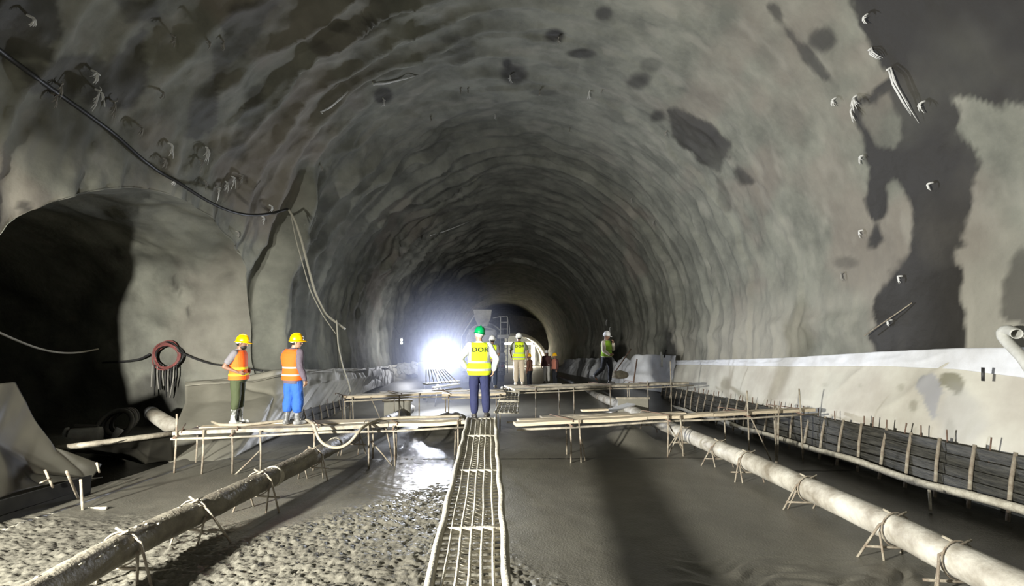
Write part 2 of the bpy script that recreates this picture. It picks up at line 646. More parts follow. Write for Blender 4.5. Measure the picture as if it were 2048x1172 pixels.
# pull the ragged rim of the opening onto the arch curve
cnt_del = np.zeros(inside.shape, int)
for a in (0, 1):
    for b in (0, 1):
        cnt_del[a:a + fc.shape[0], b:b + fc.shape[1]] += fc
rim = inside & (cnt_del < 4)
for i, j in zip(*np.nonzero(rim)):
    uu, vv = u[i, j], v[i, j]
    k = max(math.hypot(uu, vv), 1e-3)
    for it in range(3):
        Yn = NY0 + NA * uu / k
        Zn = NZ0 + NB * vv / k if vv > 0 else SP[i, j, 2]
        c = max(-0.999, min(0.999, (Zn - (tunnel_floor(Yn) + TH)) / TR))
        ph = -math.acos(c)
        R = float(shell_R(np.float64(ph), np.float64(Yn)))
    SP[i, j] = (TCX + R * math.sin(ph), Yn, tunnel_floor(Yn) + TH + R * math.cos(ph))

flat = SP.reshape(-1, 3)
polys = [
    ([(1690, -120), (1900, -300), (2350, -260), (2420, 40), (2250, 190), (2130, 225), (2060, 215), (1985, 205), (1900, 190), (1925, 260), (1955, 300), (1945, 400), (1935, 440), (1930, 490), (1905, 520),
      (1925, 560), (1935, 620), (1925, 690), (1930, 720), (1740, 720), (1738, 660), (1760, 590), (1800, 530), (1815, 480), (1812, 380), (1790, 370), (1770, 385),
      (1755, 440), (1765, 480), (1745, 485), (1735, 400), (1722, 300), (1705, 215), (1725, 190), (1760, 170), (1775, 150), (1730, 100)], 1.0),
    ([(1720, 200), (1790, 190), (1815, 250), (1812, 295), (1770, 295), (1730, 250)], 0.25),
    ([(1330, 215), (1390, 240), (1450, 280), (1485, 320), (1502, 365), (1480, 365), (1455, 330), (1440, 345), (1385, 310), (1350, 270)], 0.85),
    ([(2010, 520), (2060, 490), (2140, 480), (2190, 560), (2160, 690), (2060, 660), (2015, 620)], .7),
    ([(-400, -300), (60, -200), (110, -20), (130, 60), (110, 140), (-20, 110), (-300, 60)], .8),  # damp patch, spread wider to paint in the dark upper left
    ([(150, 110), (215, 130), (290, 40), (300, 160), (255, 230), (190, 210), (60, 190), (20, 130)], .7),
    ([(230, -10), (330, -10), (320, 40), (250, 60)], .5), ([(480, -10), (570, -10), (520, 70), (470, 130), (420, 190), (410, 130), (450, 60)], .6),  # the long band paints in shadow between the ribs
    ([(380, 210), (440, 150), (430, 240), (400, 290), (370, 270)], .6), ([(490, 190), (530, 160), (520, 250), (490, 320), (470, 300)], .5),  # shorter bands, also rib shadow painted in
]
lines = [([(1545, 20), (1580, 70), (1625, 125), (1650, 155)], 10, .8), ([(1440, 360), (1455, 420)], 8, .45)]
blobs = [(1645, 75, 26, 24, .85), (1205, 27, 17, 14, .9), (1108, 70, 18, 14, .95), (1030, 150, 26, 22, .9), (1014, 127, 9, 9, .9), (1275, 165, 24, 18, .85),
         (1315, 232, 18, 14, .9), (765, 192, 16, 14, .9), (680, 55, 20, 9, .6), (1160, 108, 26, 9, .8), (900, 78, 22, 8, .45), (1300, 130, 20, 12, .4),
         (50, 415, 14, 12, .8), (560, 690, 60, 20, 0), (445, 580, 10, 14, .4), (1690, 525, 22, 10, .5), (740, 45, 10, 12, .6), (640, 95, 20, 12, .5), (1085, 185, 30, 7, .5)]
# the light hole in the big stain stays pale
stain = stain_mask(flat, polys, lines, blobs)
px, py = to_pix(flat)
hole = stain_mask(flat, [([(1722, 215), (1775, 195), (1800, 240), (1812, 290), (1765, 293), (1728, 255)], 1)], [], [])
stain = np.where(hole > 0, stain * (1 - .75 * hole), stain)
sarc = (PP * TR).ravel()
stain = stain * (.98 + .25 * fbm(sarc * .8, YY.ravel() * .8, None, 63, 4))
yv = YY.ravel()
stain = np.maximum(stain, .3 * sstep(.2, .55, fbm(sarc * .6, yv * .5, None, 71, 4)) * (sarc < 2))
rust = .5 * sstep(.12, .4, fbm(sarc * .35, yv * .3, None, 77, 4)) * sstep(2.0, 7.0, np.abs(sarc))
rust = np.maximum(rust, .9 * stain_mask(flat, [([(1735, 720), (1745, 600), (1800, 540), (1900, 530), (1940, 600), (1945, 720)], .5)], [], []))
hgt = TH + TR * np.cos(PP).ravel()
dry = sstep(4.6, 2.6, hgt) * sstep(-.5, .25, fbm(sarc * .5, yv * .4, None, 83, 4)) * (PP.ravel() > 0) * .9
dry = np.maximum(dry, .35 * sstep(.15, .55, fbm(sarc * 1.1, yv * 2.4, None, 87, 4)))
shell_me = grid_mesh('wall_vault', SP, dict(stain=stain, rust=rust, dry=dry), keep)
tag(link('wall_vault', shell_me, shot), kind='structure')

# far end of the tunnel
mb = MB()
ce = Vector((TCX, 112, tunnel_floor(112) + TH))
ring = [ce + Vector((9.5 * math.sin(a), 0, 9.5 * math.cos(a))) for a in np.linspace(0, 2 * math.pi, 48, endpoint=False)]
mb.add(ring, [tuple(range(48))])
tag(mb.build('wall_far', shot, smooth=False), kind='structure')

# side passage on the left
ts = np.linspace(0, 1, 90)
DD = np.concatenate([np.linspace(0, 3, 40), np.linspace(3.2, 16, 50)])


def arch_curve(t):
    """t in 0..1 from the near foot over the crown to the far foot"""
    Y = np.zeros_like(t)
    Z = np.zeros_like(t)
    zf = -1.6
    L1 = (NZ0 - zf)
    La = math.pi * .5 * (NA + NB)
    tot = 2 * L1 + La
    s = t * tot
    a = np.clip((s - L1) / La, 0, 1) * math.pi
    Y = NY0 - NA * np.cos(a)
    Z = NZ0 + NB * np.sin(a)
    Z = np.where(s < L1, zf + s, Z)
    Z = np.where(s > L1 + La, NZ0 - (s - L1 - La), Z)
    return Y, Z


aY, aZ = arch_curve(ts)
cph = -np.arccos(np.clip((aZ - (tunnel_floor(aY) + TH)) / TR, -1, 1))
X0 = TCX + shell_R(cph, aY) * np.sin(cph) + 0.02
PG = np.zeros((len(DD), len(ts), 3))
for i, d in enumerate(DD):
    n = 0.16 * fbm(d * .6 + 0 * ts, ts * 9, None, 91, 4) + .05 * fbm(d * 2.2 + 0 * ts, ts * 30, None, 95, 3)
    n = n * min(1, d / .4)
    nar = 1 - 0.07 * (1 - math.exp(-d / 1.2))
    PG[i, :, 0] = X0 - d
    PG[i, :, 1] = NY0 + (aY - NY0) * (nar - n * .55)
    PG[i, :, 2] = NZ0 + (aZ - NZ0) * np.where(aZ > NZ0, nar - n * .55, 1)
fl = PG.reshape(-1, 3)
st = stain_mask(fl, [], [([(345, 560), (372, 610), (377, 630)], 5, .7)], [(250, 650, 30, 60, .5), (320, 790, 60, 50, .8)])  # the tall oval paints in the upright shadow on the passage wall
st = np.maximum(st, .5 * sstep(.1, .5, fbm(fl[:, 0] * .5, fl[:, 1] * .5, fl[:, 2] * .5, 97, 4)))
ru = .8 * stain_mask(fl, [], [], [(420, 640, 80, 120, .35), (480, 530, 40, 40, .35)])
tag(link('wall_passage', grid_mesh('wall_passage', PG, dict(stain=st, rust=ru, dry=0 * st)), shot), kind='structure')
mb = MB()
mb.add([tuple(p) for p in PG[-1]], [tuple(range(len(ts)))])
tag(mb.build('wall_passage_end', shot, smooth=False), kind='structure')

# ------------------------------------------------------------------ the floor
def road_z(Y):
    Y = np.asarray(Y, float)
    return np.where(Y < 17, F0 + FS * Y, np.interp(Y, [17, 20, 24, 27, 90, 120], [-1.15, -1.0, -.98, -1.06, -4.75, -6.3]))


def floor_shape(X, Y):
    z = road_z(Y)
    # dry trough along the right-hand forms
    z = z - 0.26 * sstep(4.35, 4.75, X + .12 * vnoise(Y * .8, 2.2, None, 3)) * sstep(24, 20, Y)
    # heap of fresh concrete between the two plank bridges
    z = z + 0.55 * np.exp(-(((X + 1.35) / .75) ** 2 + ((Y - 13.1) / .8) ** 2) ** 1.3)
    z = z + 0.45 * np.exp(-(((X - 2.9) / .5) ** 2 + ((Y - 11.6) / .7) ** 2))
    z = z + 0.10 * sstep(-4.6, -6.3, X) * sstep(12, 9, Y)
    z = z - 0.35 * sstep(-6.0, -6.5, X) * sstep(7.2, 7.8, Y)
    return z


def rough_zone(X, Y):
    wob = .5 * vnoise(X * .9, Y * .9, None, 13)
    lim = np.interp(X, [-7, -3.2, -3.0, -2.0, -1.0, -.3, .0, .5, 1.0], [6.6, 6.4, 5.3, 6.9, 8.0, 7.2, 5.4, 4.5, 3.0])
    return sstep(.5, -.5, Y - lim + wob) * sstep(1.1, .5, X + wob * .4)


fy = np.concatenate([np.arange(-14, 2.2, .6), np.arange(2.2, 8.2, .017), np.arange(8.2, 10, .04), np.arange(10, 24, .08), np.arange(24, 112.5, 1.0)])
fx = np.concatenate([np.arange(-7.7, -5.6, .07), np.arange(-5.6, 1.1, .018), np.arange(1.1, 5.2, .034), np.arange(5.2, 8.35, .07)])
GY, GX = np.meshgrid(fy, fx, indexing='ij')
GZ = floor_shape(GX, GY)
rz = rough_zone(GX, GY)
n1 = vnoise(GX * 20, GY * 20, None, 101)
n2 = vnoise(GX * 34 + 9, GY * 34, None, 102)
n3 = vnoise(GX * 9, GY * 9, None, 103)
agg = np.abs(n1) * .7 + np.abs(n2) * .5
near = (GY > 1.5) & (GY < 26)
GZ = GZ + near * (rz * (0.036 * agg + 0.014 * n3) + (1 - rz) * (.006 * fbm(GX * 3, GY * 3, None, 105, 4)))
# sluggish flow folds at the right foot of the picture
fold = sstep(1.2, 2.2, GX) * sstep(5.4, 4.4, GY + .15 * GX - .4) + sstep(.5, .9, GX) * sstep(4.6, 3.9, GY)
fold = np.clip(fold, 0, 1) * sstep(4.4, 4.1, GX)
lines_n = vnoise(GX * 3.0 + GY * 1.5, GY * 13 - GX * 4 + 2.0 * vnoise(GX * 2, GY * 2, None, 8), None, 107)
GZ = GZ + near * fold * 0.055 * lines_n * (.3 + np.abs(vnoise(GX * 2.2, GY * 2.2, None, 4)))
heap = np.exp(-(((GX + 1.35) / .9) ** 2 + ((GY - 13.1) / 1.0) ** 2) ** 1.3)
GZ = GZ + .05 * heap * fbm(GX * 6, GY * 6, None, 111, 3)
wig = .18 * vnoise(GX * 1.2, GY * 1.2, None, 113)
water = sstep(4.3, 4.7, GX + wig) * sstep(30, 22, GY)
water = np.maximum(water, sstep(11.0, 12.2, GY + wig) * sstep(17.5, 16.5, GY) * (1 - heap) * .75)
wet = sstep(-.2, .9, GX) * (1 - rz) * .35
wet = np.maximum(wet, 1.0 * sstep(-2.7, -2.1, GX) * sstep(0.1, -.3, GX) * sstep(6.8, 7.6, GY) * sstep(15, 13, GY))
GZ = GZ + wet * (GX < 0) * .010 * fbm(GX * 11, GY * 9, None, 117, 3)
floor_me = grid_mesh('floor', np.stack([GX, GY, GZ], -1), dict(water=np.clip(water, 0, 1), wet=np.clip(wet, 0, 1)))
floor_me.flip_normals()
tag(link('floor', floor_me, conc), kind='structure')

py_ = np.arange(5.5, 16.5, .12)
px_ = np.arange(-24.5, -6.6, .12)
QY, QX = np.meshgrid(py_, px_, indexing='ij')
QZ = -.78 - .05 * (QY - 10.8) + .10 * fbm(QX * .8, QY * .8, None, 121, 4) - .35 * sstep(-7.3, -6.7, QX)
pm = grid_mesh('floor_passage', np.stack([QX, QY, QZ], -1))
pm.flip_normals()
tag(link('floor_passage', pm, mud), kind='structure')


def ground(x, y):
    return float(floor_shape(np.float64(x), np.float64(y)))

# ------------------------------------------------------------------ membranes
def interp_poly(pts, n):
    P = np.array([tuple(p) for p in pts], float)
    s = np.concatenate([[0], np.cumsum(np.linalg.norm(np.diff(P, axis=0), axis=1))])
    t = np.linspace(0, s[-1], n)
    return np.stack([np.interp(t, s, P[:, k]) for k in range(3)], -1), t


def cloth(rails, n, m, amp=0.04, wl=0.7, seed=0, diag=0.4, fine=.25):
    """surface through a list of rails (polylines from top to bottom) with hanging folds"""
    R, T = zip(*[interp_poly(r, n) for r in rails])
    R = np.array(R)
    k = np.linspace(0, len(rails) - 1, m)
    i0 = np.minimum(k.astype(int), len(rails) - 2)
    fr = (k - i0)[:, None, None]
    P = R[i0] * (1 - fr) + R[i0 + 1] * fr
    gu = np.gradient(P, axis=1)
    gv = np.gradient(P, axis=0)
    N = np.cross(gu, gv)
    N /= np.linalg.norm(N, axis=2, keepdims=True) + 1e-9
    s = np.broadcast_to(T[0], P.shape[:2])
    w = np.broadcast_to(np.linspace(0, 1, m)[:, None], P.shape[:2])
    f = vnoise(s / wl + w * diag, w * 1.3 + seed, None, 200 + seed) + fine * 2 * vnoise(s / wl * 3.1 + w * diag * 2, w * 2.5, None, 210 + seed)
    sharp = np.abs(vnoise(s / wl * .6 - w * diag * 1.7, w * .8, None, 220 + seed))
    f = f + .7 * (1 - sharp) ** 6
    P = P + N * (amp * f * (.35 + .65 * np.sin(np.pi * np.clip(w * .9 + .1, 0, 1))))[..., None]
    return P


def sheet(name, P, m, parent=None, attrs=None, thick=0.012):
    o = link(name, grid_mesh(name, P, attrs), m, parent)
    sd = o.modifiers.new('thickness', 'SOLIDIFY')
    sd.thickness = thick
    sd.offset = 0
    return o


def wall_x(Y, z, side):
    """x of the lining at a height"""
    c = (z - (tunnel_floor(Y) + TH)) / TR
    ph = side * math.acos(max(-1, min(1, c)))
    return TCX + float(shell_R(np.float64(ph), np.float64(Y))) * math.sin(ph)


# right-hand membrane: hung on the wall, its foot behind the forms
ry = [5.0, 6.2, 7.3, 8.5, 10, 12, 14, 17, 20, 23]
ztop = {5.0: 1.56, 6.2: 1.50, 7.3: 1.45, 8.5: 1.39, 10: 1.28, 12: 1.10, 14: 0.92, 17: 0.70, 20: 0.50, 23: .30}
top, mid, low, bot = [], [], [], []
for y in ry:
    z1 = ztop[y]
    z0 = tunnel_floor(y)
    top.append((wall_x(y, z1, 1) - .12, y, z1))
    mid.append((wall_x(y, z1 - .5, 1) - .22, y, z1 - .5))
    low.append((7.42, y, z0 + .75))
    bot.append((7.22, y, z0 - .1))
P = cloth([top, mid, low, bot], 300, 70, .045, 1.3, 1, .5)
tr_ = thing('waterproof_membrane', 'long cream waterproofing membrane hung along the wall behind the black formwork', 'membrane', (7.6, 12, 0))
tr_.location = (0, 0, 0)
fl = P.reshape(-1, 3)
s_att = stain_mask(fl, [([(1875, 735), (1925, 738), (1922, 770), (1912, 782), (1895, 765), (1880, 770)], .9)], [],
                   [(1828, 812, 7, 10, .5), (1803, 775, 6, 6, .35), (1830, 862, 6, 6, .3), (1720, 772, 5, 5, .3), (1650, 770, 6, 4, .2), (1900, 860, 9, 20, .35)], soft=3)
g_att = stain_mask(fl, [([(1845, 750), (1872, 745), (1880, 785), (1868, 840), (1855, 790)], .9)], [], [(1920, 830, 45, 50, .35)], soft=3)
sheet('sheet', P, sheet_g, tr_, dict(stain=s_att, grey=g_att))
# white fleece folded over its top edge
ft, fb = [], []
for y in ry:
    z1 = ztop[y]
    drop = float(np.interp(y, [5, 7.3, 8.5, 10, 13, 17, 24], [.50, .44, .34, .29, .24, .18, .15]))
    ft.append((wall_x(y, z1, 1) - .17, y, z1 + .015))
    fb.append((wall_x(y, z1 - drop, 1) - .245, y, z1 - drop))
P = cloth([ft, fb], 300, 16, .02, .5, 4, .3)
sheet('fleece_strip', P, sheet_w, tr_)
mb = MB()
for (a, b) in [((1966, 735), (1966, 762))]:
    pa, pb = at_X(*a, 7.44), at_X(*b, 7.42)
    mb.tube([pa, (pa + pb) / 2, pb], .022, 8)
tag(mb.build('rubber_strip', cable_m, tr_), 'short black rubber strip')

# further white membrane on the right, beyond the second plank bridge
top, bot = [], []
for i, (px_, py2, Y) in enumerate([(1352, 711, 21.8), (1330, 710, 22.6), (1275, 709, 24.2), (1262, 722, 25.2), (1248, 712, 26.6), (1238, 732, 28), (1224, 712, 30), (1200, 716, 33), (1170, 716, 38), (1130, 720, 50)]):
    t = at_Y(px_, py2, Y)
    x = min(t.x, wall_x(Y, t.z, 1) - .2)
    top.append((x, Y, t.z))
    bot.append((x - (.35 if i < 2 else .75), Y, float(road_z(Y)) - .05))
P = cloth([top, bot], 160, 30, .16, 1.2, 7, .6, .5)
tf_ = thing('waterproof_membrane', 'bright white crumpled membrane beyond the second plank bridge on the right', 'membrane')
sheet('sheet', P, sheet_w, tf_)

# left-hand membrane: wraps the rock nose and runs on along the wall
top = [at_Y(370, 763, 13.2), at_Y(400, 760, 13.4), at_Y(450, 757, 13.7), at_Y(500, 752, 13.9), at_Y(548, 741, 14.2), at_Y(585, 738, 14.9), at_Y(640, 739, 17.5), at_Y(690, 737, 20.5),
       at_Y(735, 737, 24), at_Y(770, 733, 28), at_Y(805, 728, 33)]
mid = [at_Y(372, 800, 12.4), at_Y(400, 800, 12.6), at_Y(450, 800, 12.9), at_Y(500, 800, 13.1), at_Y(548, 790, 13.4), at_Y(590, 780, 14.4), at_Y(648, 765, 17), at_Y(700, 758, 20),
       at_Y(745, 752, 23.6), at_Y(778, 748, 27.5), at_Y(810, 744, 32.5)]
b0 = [(322, 918, .02), (372, 932, .02), (425, 925, .02), (470, 915, .02), (510, 892, .03), (560, 868, .03), (618, 838, .1), (680, 806, .3)]
bot = [at_F(x, y, h) for x, y, h in b0] + [at_Y(752, 775, 23), at_Y(786, 768, 27), at_Y(815, 762, 32)]
P = cloth([top, mid, bot], 330, 70, .10, 1.0, 11, .8, .25)
tl_ = thing('waterproof_membrane', 'grey waterproofing membrane draped round the rock nose behind the two workers in orange vests', 'membrane')
sheet('sheet', P, sheet_l, tl_)
P2 = cloth([[p + Vector((.04, -.07, .01)) for p in top], [p + Vector((.06, -.08, .02)) for p in [t * .72 + q * .28 for t, q in zip(top, mid)]]], 240, 12, .05, .8, 13, .4)
sheet('folded_edge', P2, sheet_l, tl_)

# dark plastic in the left foreground and a dark flap under the planks
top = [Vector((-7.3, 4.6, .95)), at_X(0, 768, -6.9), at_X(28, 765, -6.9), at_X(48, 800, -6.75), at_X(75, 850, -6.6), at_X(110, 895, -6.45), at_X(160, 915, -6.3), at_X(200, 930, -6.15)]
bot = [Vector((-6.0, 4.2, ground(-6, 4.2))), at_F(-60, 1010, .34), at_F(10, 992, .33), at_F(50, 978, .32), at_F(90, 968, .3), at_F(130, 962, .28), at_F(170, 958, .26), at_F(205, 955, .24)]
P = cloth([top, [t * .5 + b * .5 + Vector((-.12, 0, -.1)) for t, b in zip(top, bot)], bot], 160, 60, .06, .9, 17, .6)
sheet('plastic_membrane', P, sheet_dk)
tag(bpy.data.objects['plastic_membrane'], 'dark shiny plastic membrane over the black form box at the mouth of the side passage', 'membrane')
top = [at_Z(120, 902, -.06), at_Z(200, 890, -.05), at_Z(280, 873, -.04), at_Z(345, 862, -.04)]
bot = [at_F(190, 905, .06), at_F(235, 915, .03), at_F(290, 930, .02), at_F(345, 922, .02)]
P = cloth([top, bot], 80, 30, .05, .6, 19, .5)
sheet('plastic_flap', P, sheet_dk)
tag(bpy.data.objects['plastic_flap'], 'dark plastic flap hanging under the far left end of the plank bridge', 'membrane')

# ------------------------------------------------------------------ formwork
def formwork(name, label, X, y0, y1, hgt, rows, step, lean, side, stake_r=.028, extra=True, sec=2.9, bmat=None):
    """boards standing on edge, held by stakes; side=+1: the tunnel lies towards -x"""
    t = thing(name, label, 'formwork', (X, y0, tunnel_floor(y0)))
    o0 = Vector((X, y0, tunnel_floor(y0)))
    bh = hgt / rows
    y = y0
    k = 0
    while y < y1 - .3:
        ye = min(y + sec, y1)
        for r in range(rows):
            zc = (r + .5) * bh
            jit = random.uniform(-.012, .012)
            a = Vector((X + lean * zc * side + jit, y + .01, tunnel_floor(y) + zc)) - o0
            b = Vector((X + lean * zc * side + random.uniform(-.012, .012), ye - .01, tunnel_floor(ye) + zc + random.uniform(-.012, .012))) - o0
            d = (b - a)
            q = d.to_track_quat('Y', 'Z').to_matrix()
            mb = MB().box((0, 0, 0), (.035, d.length, bh - .014), q)
            me = mb.mesh('board', False)
            link('board', me, bmat or black_board, t, loc=(a + b) / 2)
        y = ye
        k += 1
    y = y0 + .1
    sm = MB().tube([(0, 0, -.22), (0, 0, hgt * .5), (lean * .2 * side, 0, hgt + .05)], [stake_r, stake_r, stake_r * .9], 7).mesh('stake')
    sm.materials.append(rebar)
    rm = MB().tube([(0, 0, 0), (.01, 0, .5)], .011, 5).mesh('rod')
    rm.materials.append(rust_bar)
    while y < y1:
        o = link('stake', sm, None, t, loc=Vector((X - .05 * side, y, tunnel_floor(y))) - o0)
        o.rotation_euler = (random.uniform(-.04, .04), lean * side + random.uniform(-.05, .05), 0)
        if extra:
            for q in range(random.choice((1, 1, 2))):
                yy = y + random.uniform(.05, step)
                o = link('rod', rm, None, t, loc=Vector((X + (.05 + lean * hgt) * side, yy, tunnel_floor(yy) + hgt - .33)) - o0)
                o.rotation_euler = (random.uniform(-.1, .1), lean * side + random.uniform(-.15, .1), 0)
        y += step
    return t


formwork('formwork', 'black board formwork with pale stakes along the foot of the cream membrane', 6.92, 5.0, 22.0, .66, 4, .58, .16, 1)
formwork('formwork', 'dark low formwork along the foot of the grey membrane beyond the plank bridge', -5.75, 14.2, 24.0, .42, 2, .62, .16, -1, .022)
formwork('formwork', 'short black form box at the edge of the dark plastic membrane', -5.80, 4.4, 7.35, .36, 2, 9.0, .02, -1, .02, False, 1.6, shaded_board)


def rod(name, a, b, r, m, label, cat, group=None, parent=None, seg=7, lump=0.0):
    a, b = Vector(a), Vector(b)
    mid_ = [a + (b - a) * k for k in (0, .33, .66, 1)]
    mb = MB().tube(mid_, r, seg, lump=lump, seed=random.random() * 9)
    o = mb.build(name, m, parent, origin=a if parent is None else None)
    if parent is None:
        tag(o, label, cat, group)
    return o


# pale rail lying along the foot of the right-hand forms
pts = [Vector((6.74 + .04 * math.sin(y * 1.3), y, tunnel_floor(y) + .0 + .02 * math.sin(y * 2.1))) for y in np.arange(5.2, 20.5, .3)]
mb = MB().tube(pts, .062, 10, lump=.22)
tag(mb.build('base_rail', crust, origin=pts[0]), 'lumpy pale rail lying along the foot of the black formwork', 'rail')
# rail at the foot of the left box and loose bars around it
rod('base_bar', at_F(8, 1062, .05), at_F(243, 983, .03), .022, rebar, 'long bar lying along the foot of the short black form box', 'bar')
rod('rebar_stake', at_F(166, 1030, -.02), at_F(166, 1030) + Vector((-.08, 0, .62)) * .72, .016, rebar, 'upright pale stake crossing a leaning one beside the black form box', 'stake')
rod('rebar_stake', at_F(160, 1005, .0), at_X(133, 943, -5.35), .016, rebar, 'leaning pale stake crossing the upright one beside the black form box', 'stake')
rod('short_bar', at_F(170, 1017, .03), at_F(213, 1016, .05), .018, crust, 'short white bar lying on the concrete beside the black form box', 'bar')
rod('rebar_stake', at_X(106, 975, -5.72), at_X(90, 940, -5.72), .014, rebar, 'thin stake on the middle of the short black form box', 'stake')
rod('cross_bar', at_X(80, 966, -5.7), at_X(102, 957, -5.7), .010, rebar, 'thin cross bar tied to the stake on the black form box', 'bar')
rod('rebar_stake', at_X(199, 945, -5.74), at_X(193, 925, -5.74), .014, rebar, 'small stake at the end corner of the short black form box', 'stake')
mb = MB()
b = at_F(263, 1040, 0)
mb.lathe([(.075, -.03), (.058, .0), (.052, .06), (.050, .135), (.040, .14), (.036, .05)], 14)
tag(mb.build('pipe_stub', white_pl, origin=b), 'short white pipe stub standing in the concrete by the left pipe', 'pipe')
rod('stake_peg', at_F(1861, 1022, -.24), at_F(1861, 1022, -.24) + Vector((0, 0, .30)), .02, crust, 'pale peg standing in the black trough beside the right pipe', 'peg')

# ------------------------------------------------------------------ plank bridges
def bridge(name, label, a, b, planks, legs, lean_bars=(), depth=.062, front_pole=True, tie=True, cross=None):
    """a, b: front edge ends at the top of the planks; planks: (offset behind the front edge, width, start, end)"""
    a, b = Vector(a), Vector(b)
    L = (b - a).length
    ex = (b - a).normalized()
    ey = Vector((-ex.y, ex.x, 0)).normalized()
    t = thing(name, label, 'plank bridge', a)
    ang = math.atan2(ex.y, ex.x)
    t.rotation_euler = (0, 0, ang)
    for off, w, s0, s1 in planks:
        x = s0 * L
        while x < s1 * L - .05:
            xe = min(x + random.uniform(2.6, 3.6), s1 * L)
            if s1 * L - xe < .7: xe = s1 * L
            mb = MB()
            n = 9
            rs = []
            ph = random.uniform(0, 6)
            for i in range(n):
                xx = x + (xe - x) * i / (n - 1)
                sag = -.010 * math.sin(math.pi * i / (n - 1)) + .006 * math.sin(ph + i)
                wv = .010 * math.sin(ph + i * .8)
                e = .004
                y0, y1_ = off + wv, off + w + wv * .6
                rs.append([Vector((xx, y0, sag - depth + e)), Vector((xx, y0 + e, sag - depth)), Vector((xx, y1_ - e, sag - depth)), Vector((xx, y1_, sag - depth + e)),
                           Vector((xx, y1_, sag - e)), Vector((xx, y1_ - e, sag)), Vector((xx, y0 + e, sag)), Vector((xx, y0, sag - e))])
            mb.rings(rs)
            mb.build('plank', random.choice([timber, timber, timber2]), t, smooth=False)
            x = xe + .012
    wtot = max(o + w for o, w, _, _ in planks)
    if front_pole:
        mb = MB().tube([(L * k / 8, -.05 + .012 * math.sin(k * 2.1), -.115 - .012 * math.sin(k * 1.3)) for k in range(9)], .021, 7)
        mb.build('ledger_pole', timber2, t)
        mb = MB().tube([(L * k / 8, wtot + .03, -.115 - .01 * math.sin(k * 1.7)) for k in range(9)], .021, 7)
        mb.build('ledger_pole', timber2, t)
    for s in (cross or [l[0] for l in legs][::2]):
        x = s * L
        mb = MB().tube([(x, -.14, -.085), (x + .02, wtot * .5, -.055), (x + .03, wtot + .12, -.085)], .016, 6)
        mb.build('crossbar', rust_bar, t)
        if tie:
            mb = MB().tube([(x + .06, -.012, -.03), (x + .07, 0, .008), (x - .05, wtot * .5, .010), (x - .16, wtot, .008), (x - .17, wtot + .012, -.03)], .009, 5)
            mb.build('tie_strap', rust_bar, t)
    Mi = Matrix.Rotation(-ang, 3, 'Z')

    def put_leg(s, off, topz, kx=0.0, ky=0.0, r=.017, m=rebar, nm='leg'):
        w0 = a + ex * (s * L) + ey * off
        w1 = w0 + ex * kx + ey * ky
        zb = ground(w1.x, w1.y) - .04
        p0 = Vector((s * L, off, topz))
        p1 = Vector((s * L + kx, off + ky, zb - a.z))
        mb = MB().tube([p0, p0 * .5 + p1 * .5 + Vector((.008, 0, 0)), p1], r, 6)
        mb.build(nm, m, t)
    for s, topz, kx, ky in legs:
        put_leg(s, -.05, topz, kx, ky)
        if round(s * 1000) % 3 == 0: put_leg(s + .004, wtot + .05, min(topz, -.05), kx * .5, -ky)
    for s, off, topz, kx, ky in lean_bars:
        put_leg(s, off, topz, kx, ky, .014, rebar, 'brace')
    return t


A1, B1 = at_Z(345, 863, 0), at_Z(930, 842, 0)
bridge('plank_bridge', 'plank bridge carrying the two workers in orange vests, hose looped over it', A1, B1,
       [(0, .23, 0, 1.0), (.26, .22, .06, .985), (.50, .22, .28, 1.0)],
       [(0.015, .30, 0, 0), (.10, .02, 0, 0), (.19, .0, .03, 0), (.28, -.03, .02, .05), (.46, -.03, 0, 0), (.645, .08, .03, -.05), (.735, -.03, .04, .05), (.972, .04, .0, -.03)],
       [(.285, .0, -.35, -.42, -.1), (.655, .0, -.3, .42, .05), (.70, .5, -.1, .15, .1)])
A2, B2 = at_Z(1032, 846, 0), at_Z(1632, 817, 0)
bridge('plank_bridge', 'plank bridge running from the grating walkway over the right pipe to the black formwork', A2, B2,
       [(0, .21, 0, .62), (.02, .22, .6, 1.0), (.25, .21, .02, .55), (.49, .2, .1, .38)],
       [(.155, -.05, 0, 0), (.18, .02, .04, 0), (.46, .02, -.03, 0), (.50, .02, .05, 0), (.735, .45, 0, 0), (.85, .10, -.05, .05), (.93, .45, .02, 0)],
       [(.19, 0, -.36, .12, .1), (.47, .02, -.2, .42, .1), (.52, .0, -.1, -.40, .05), (.75, .0, -.1, .3, -.3), (.86, .1, .1, -.25, -.2)])
A3, B3 = at_Z(688, 793, 0), at_Z(936, 781, 0)
bridge('plank_bridge', 'far plank bridge in front of the bright floodlight', A3, B3, [(0, .24, 0, 1.0), (.27, .24, .1, 1.0), (.54, .24, .3, 1.0)],
       [(0.0, -.02, .06, 0), (.06, -.02, 0.05, 0), (.42, -.02, 0, 0), (.58, .0, 0, 0), (.8, .0, 0, 0)], [(.2, 0, -.05, .4, -.1)])
A4, B4 = at_Z(1030, 778, 0), at_Z(1384, 764, 0)
bridge('plank_bridge', 'far plank bridge carrying the men in white helmets', A4, B4, [(0, .24, 0, .98), (.27, .24, 0, .7), (.54, .24, .0, .5), (.81, .24, 0, .3)],
       [(.10, .05, 0, 0), (.30, -.02, 0, 0), (.50, -.02, .03, 0), (.60, -.02, 0, 0), (.72, .10, 0, 0), (.86, .7, 0, 0)])
A5, B5 = at_Z(884, 788, .0), at_Z(1012, 786, .0)
bridge('plank_bridge', 'short plank landing joining the two far plank bridges behind the man in the green helmet', A5, B5, [(0, .24, 0, 1), (.27, .24, 0, 1), (.54, .24, 0, 1), (.81, .24, 0, 1)],
       [(.1, -.02, 0, 0), (.9, -.02, 0, 0)])
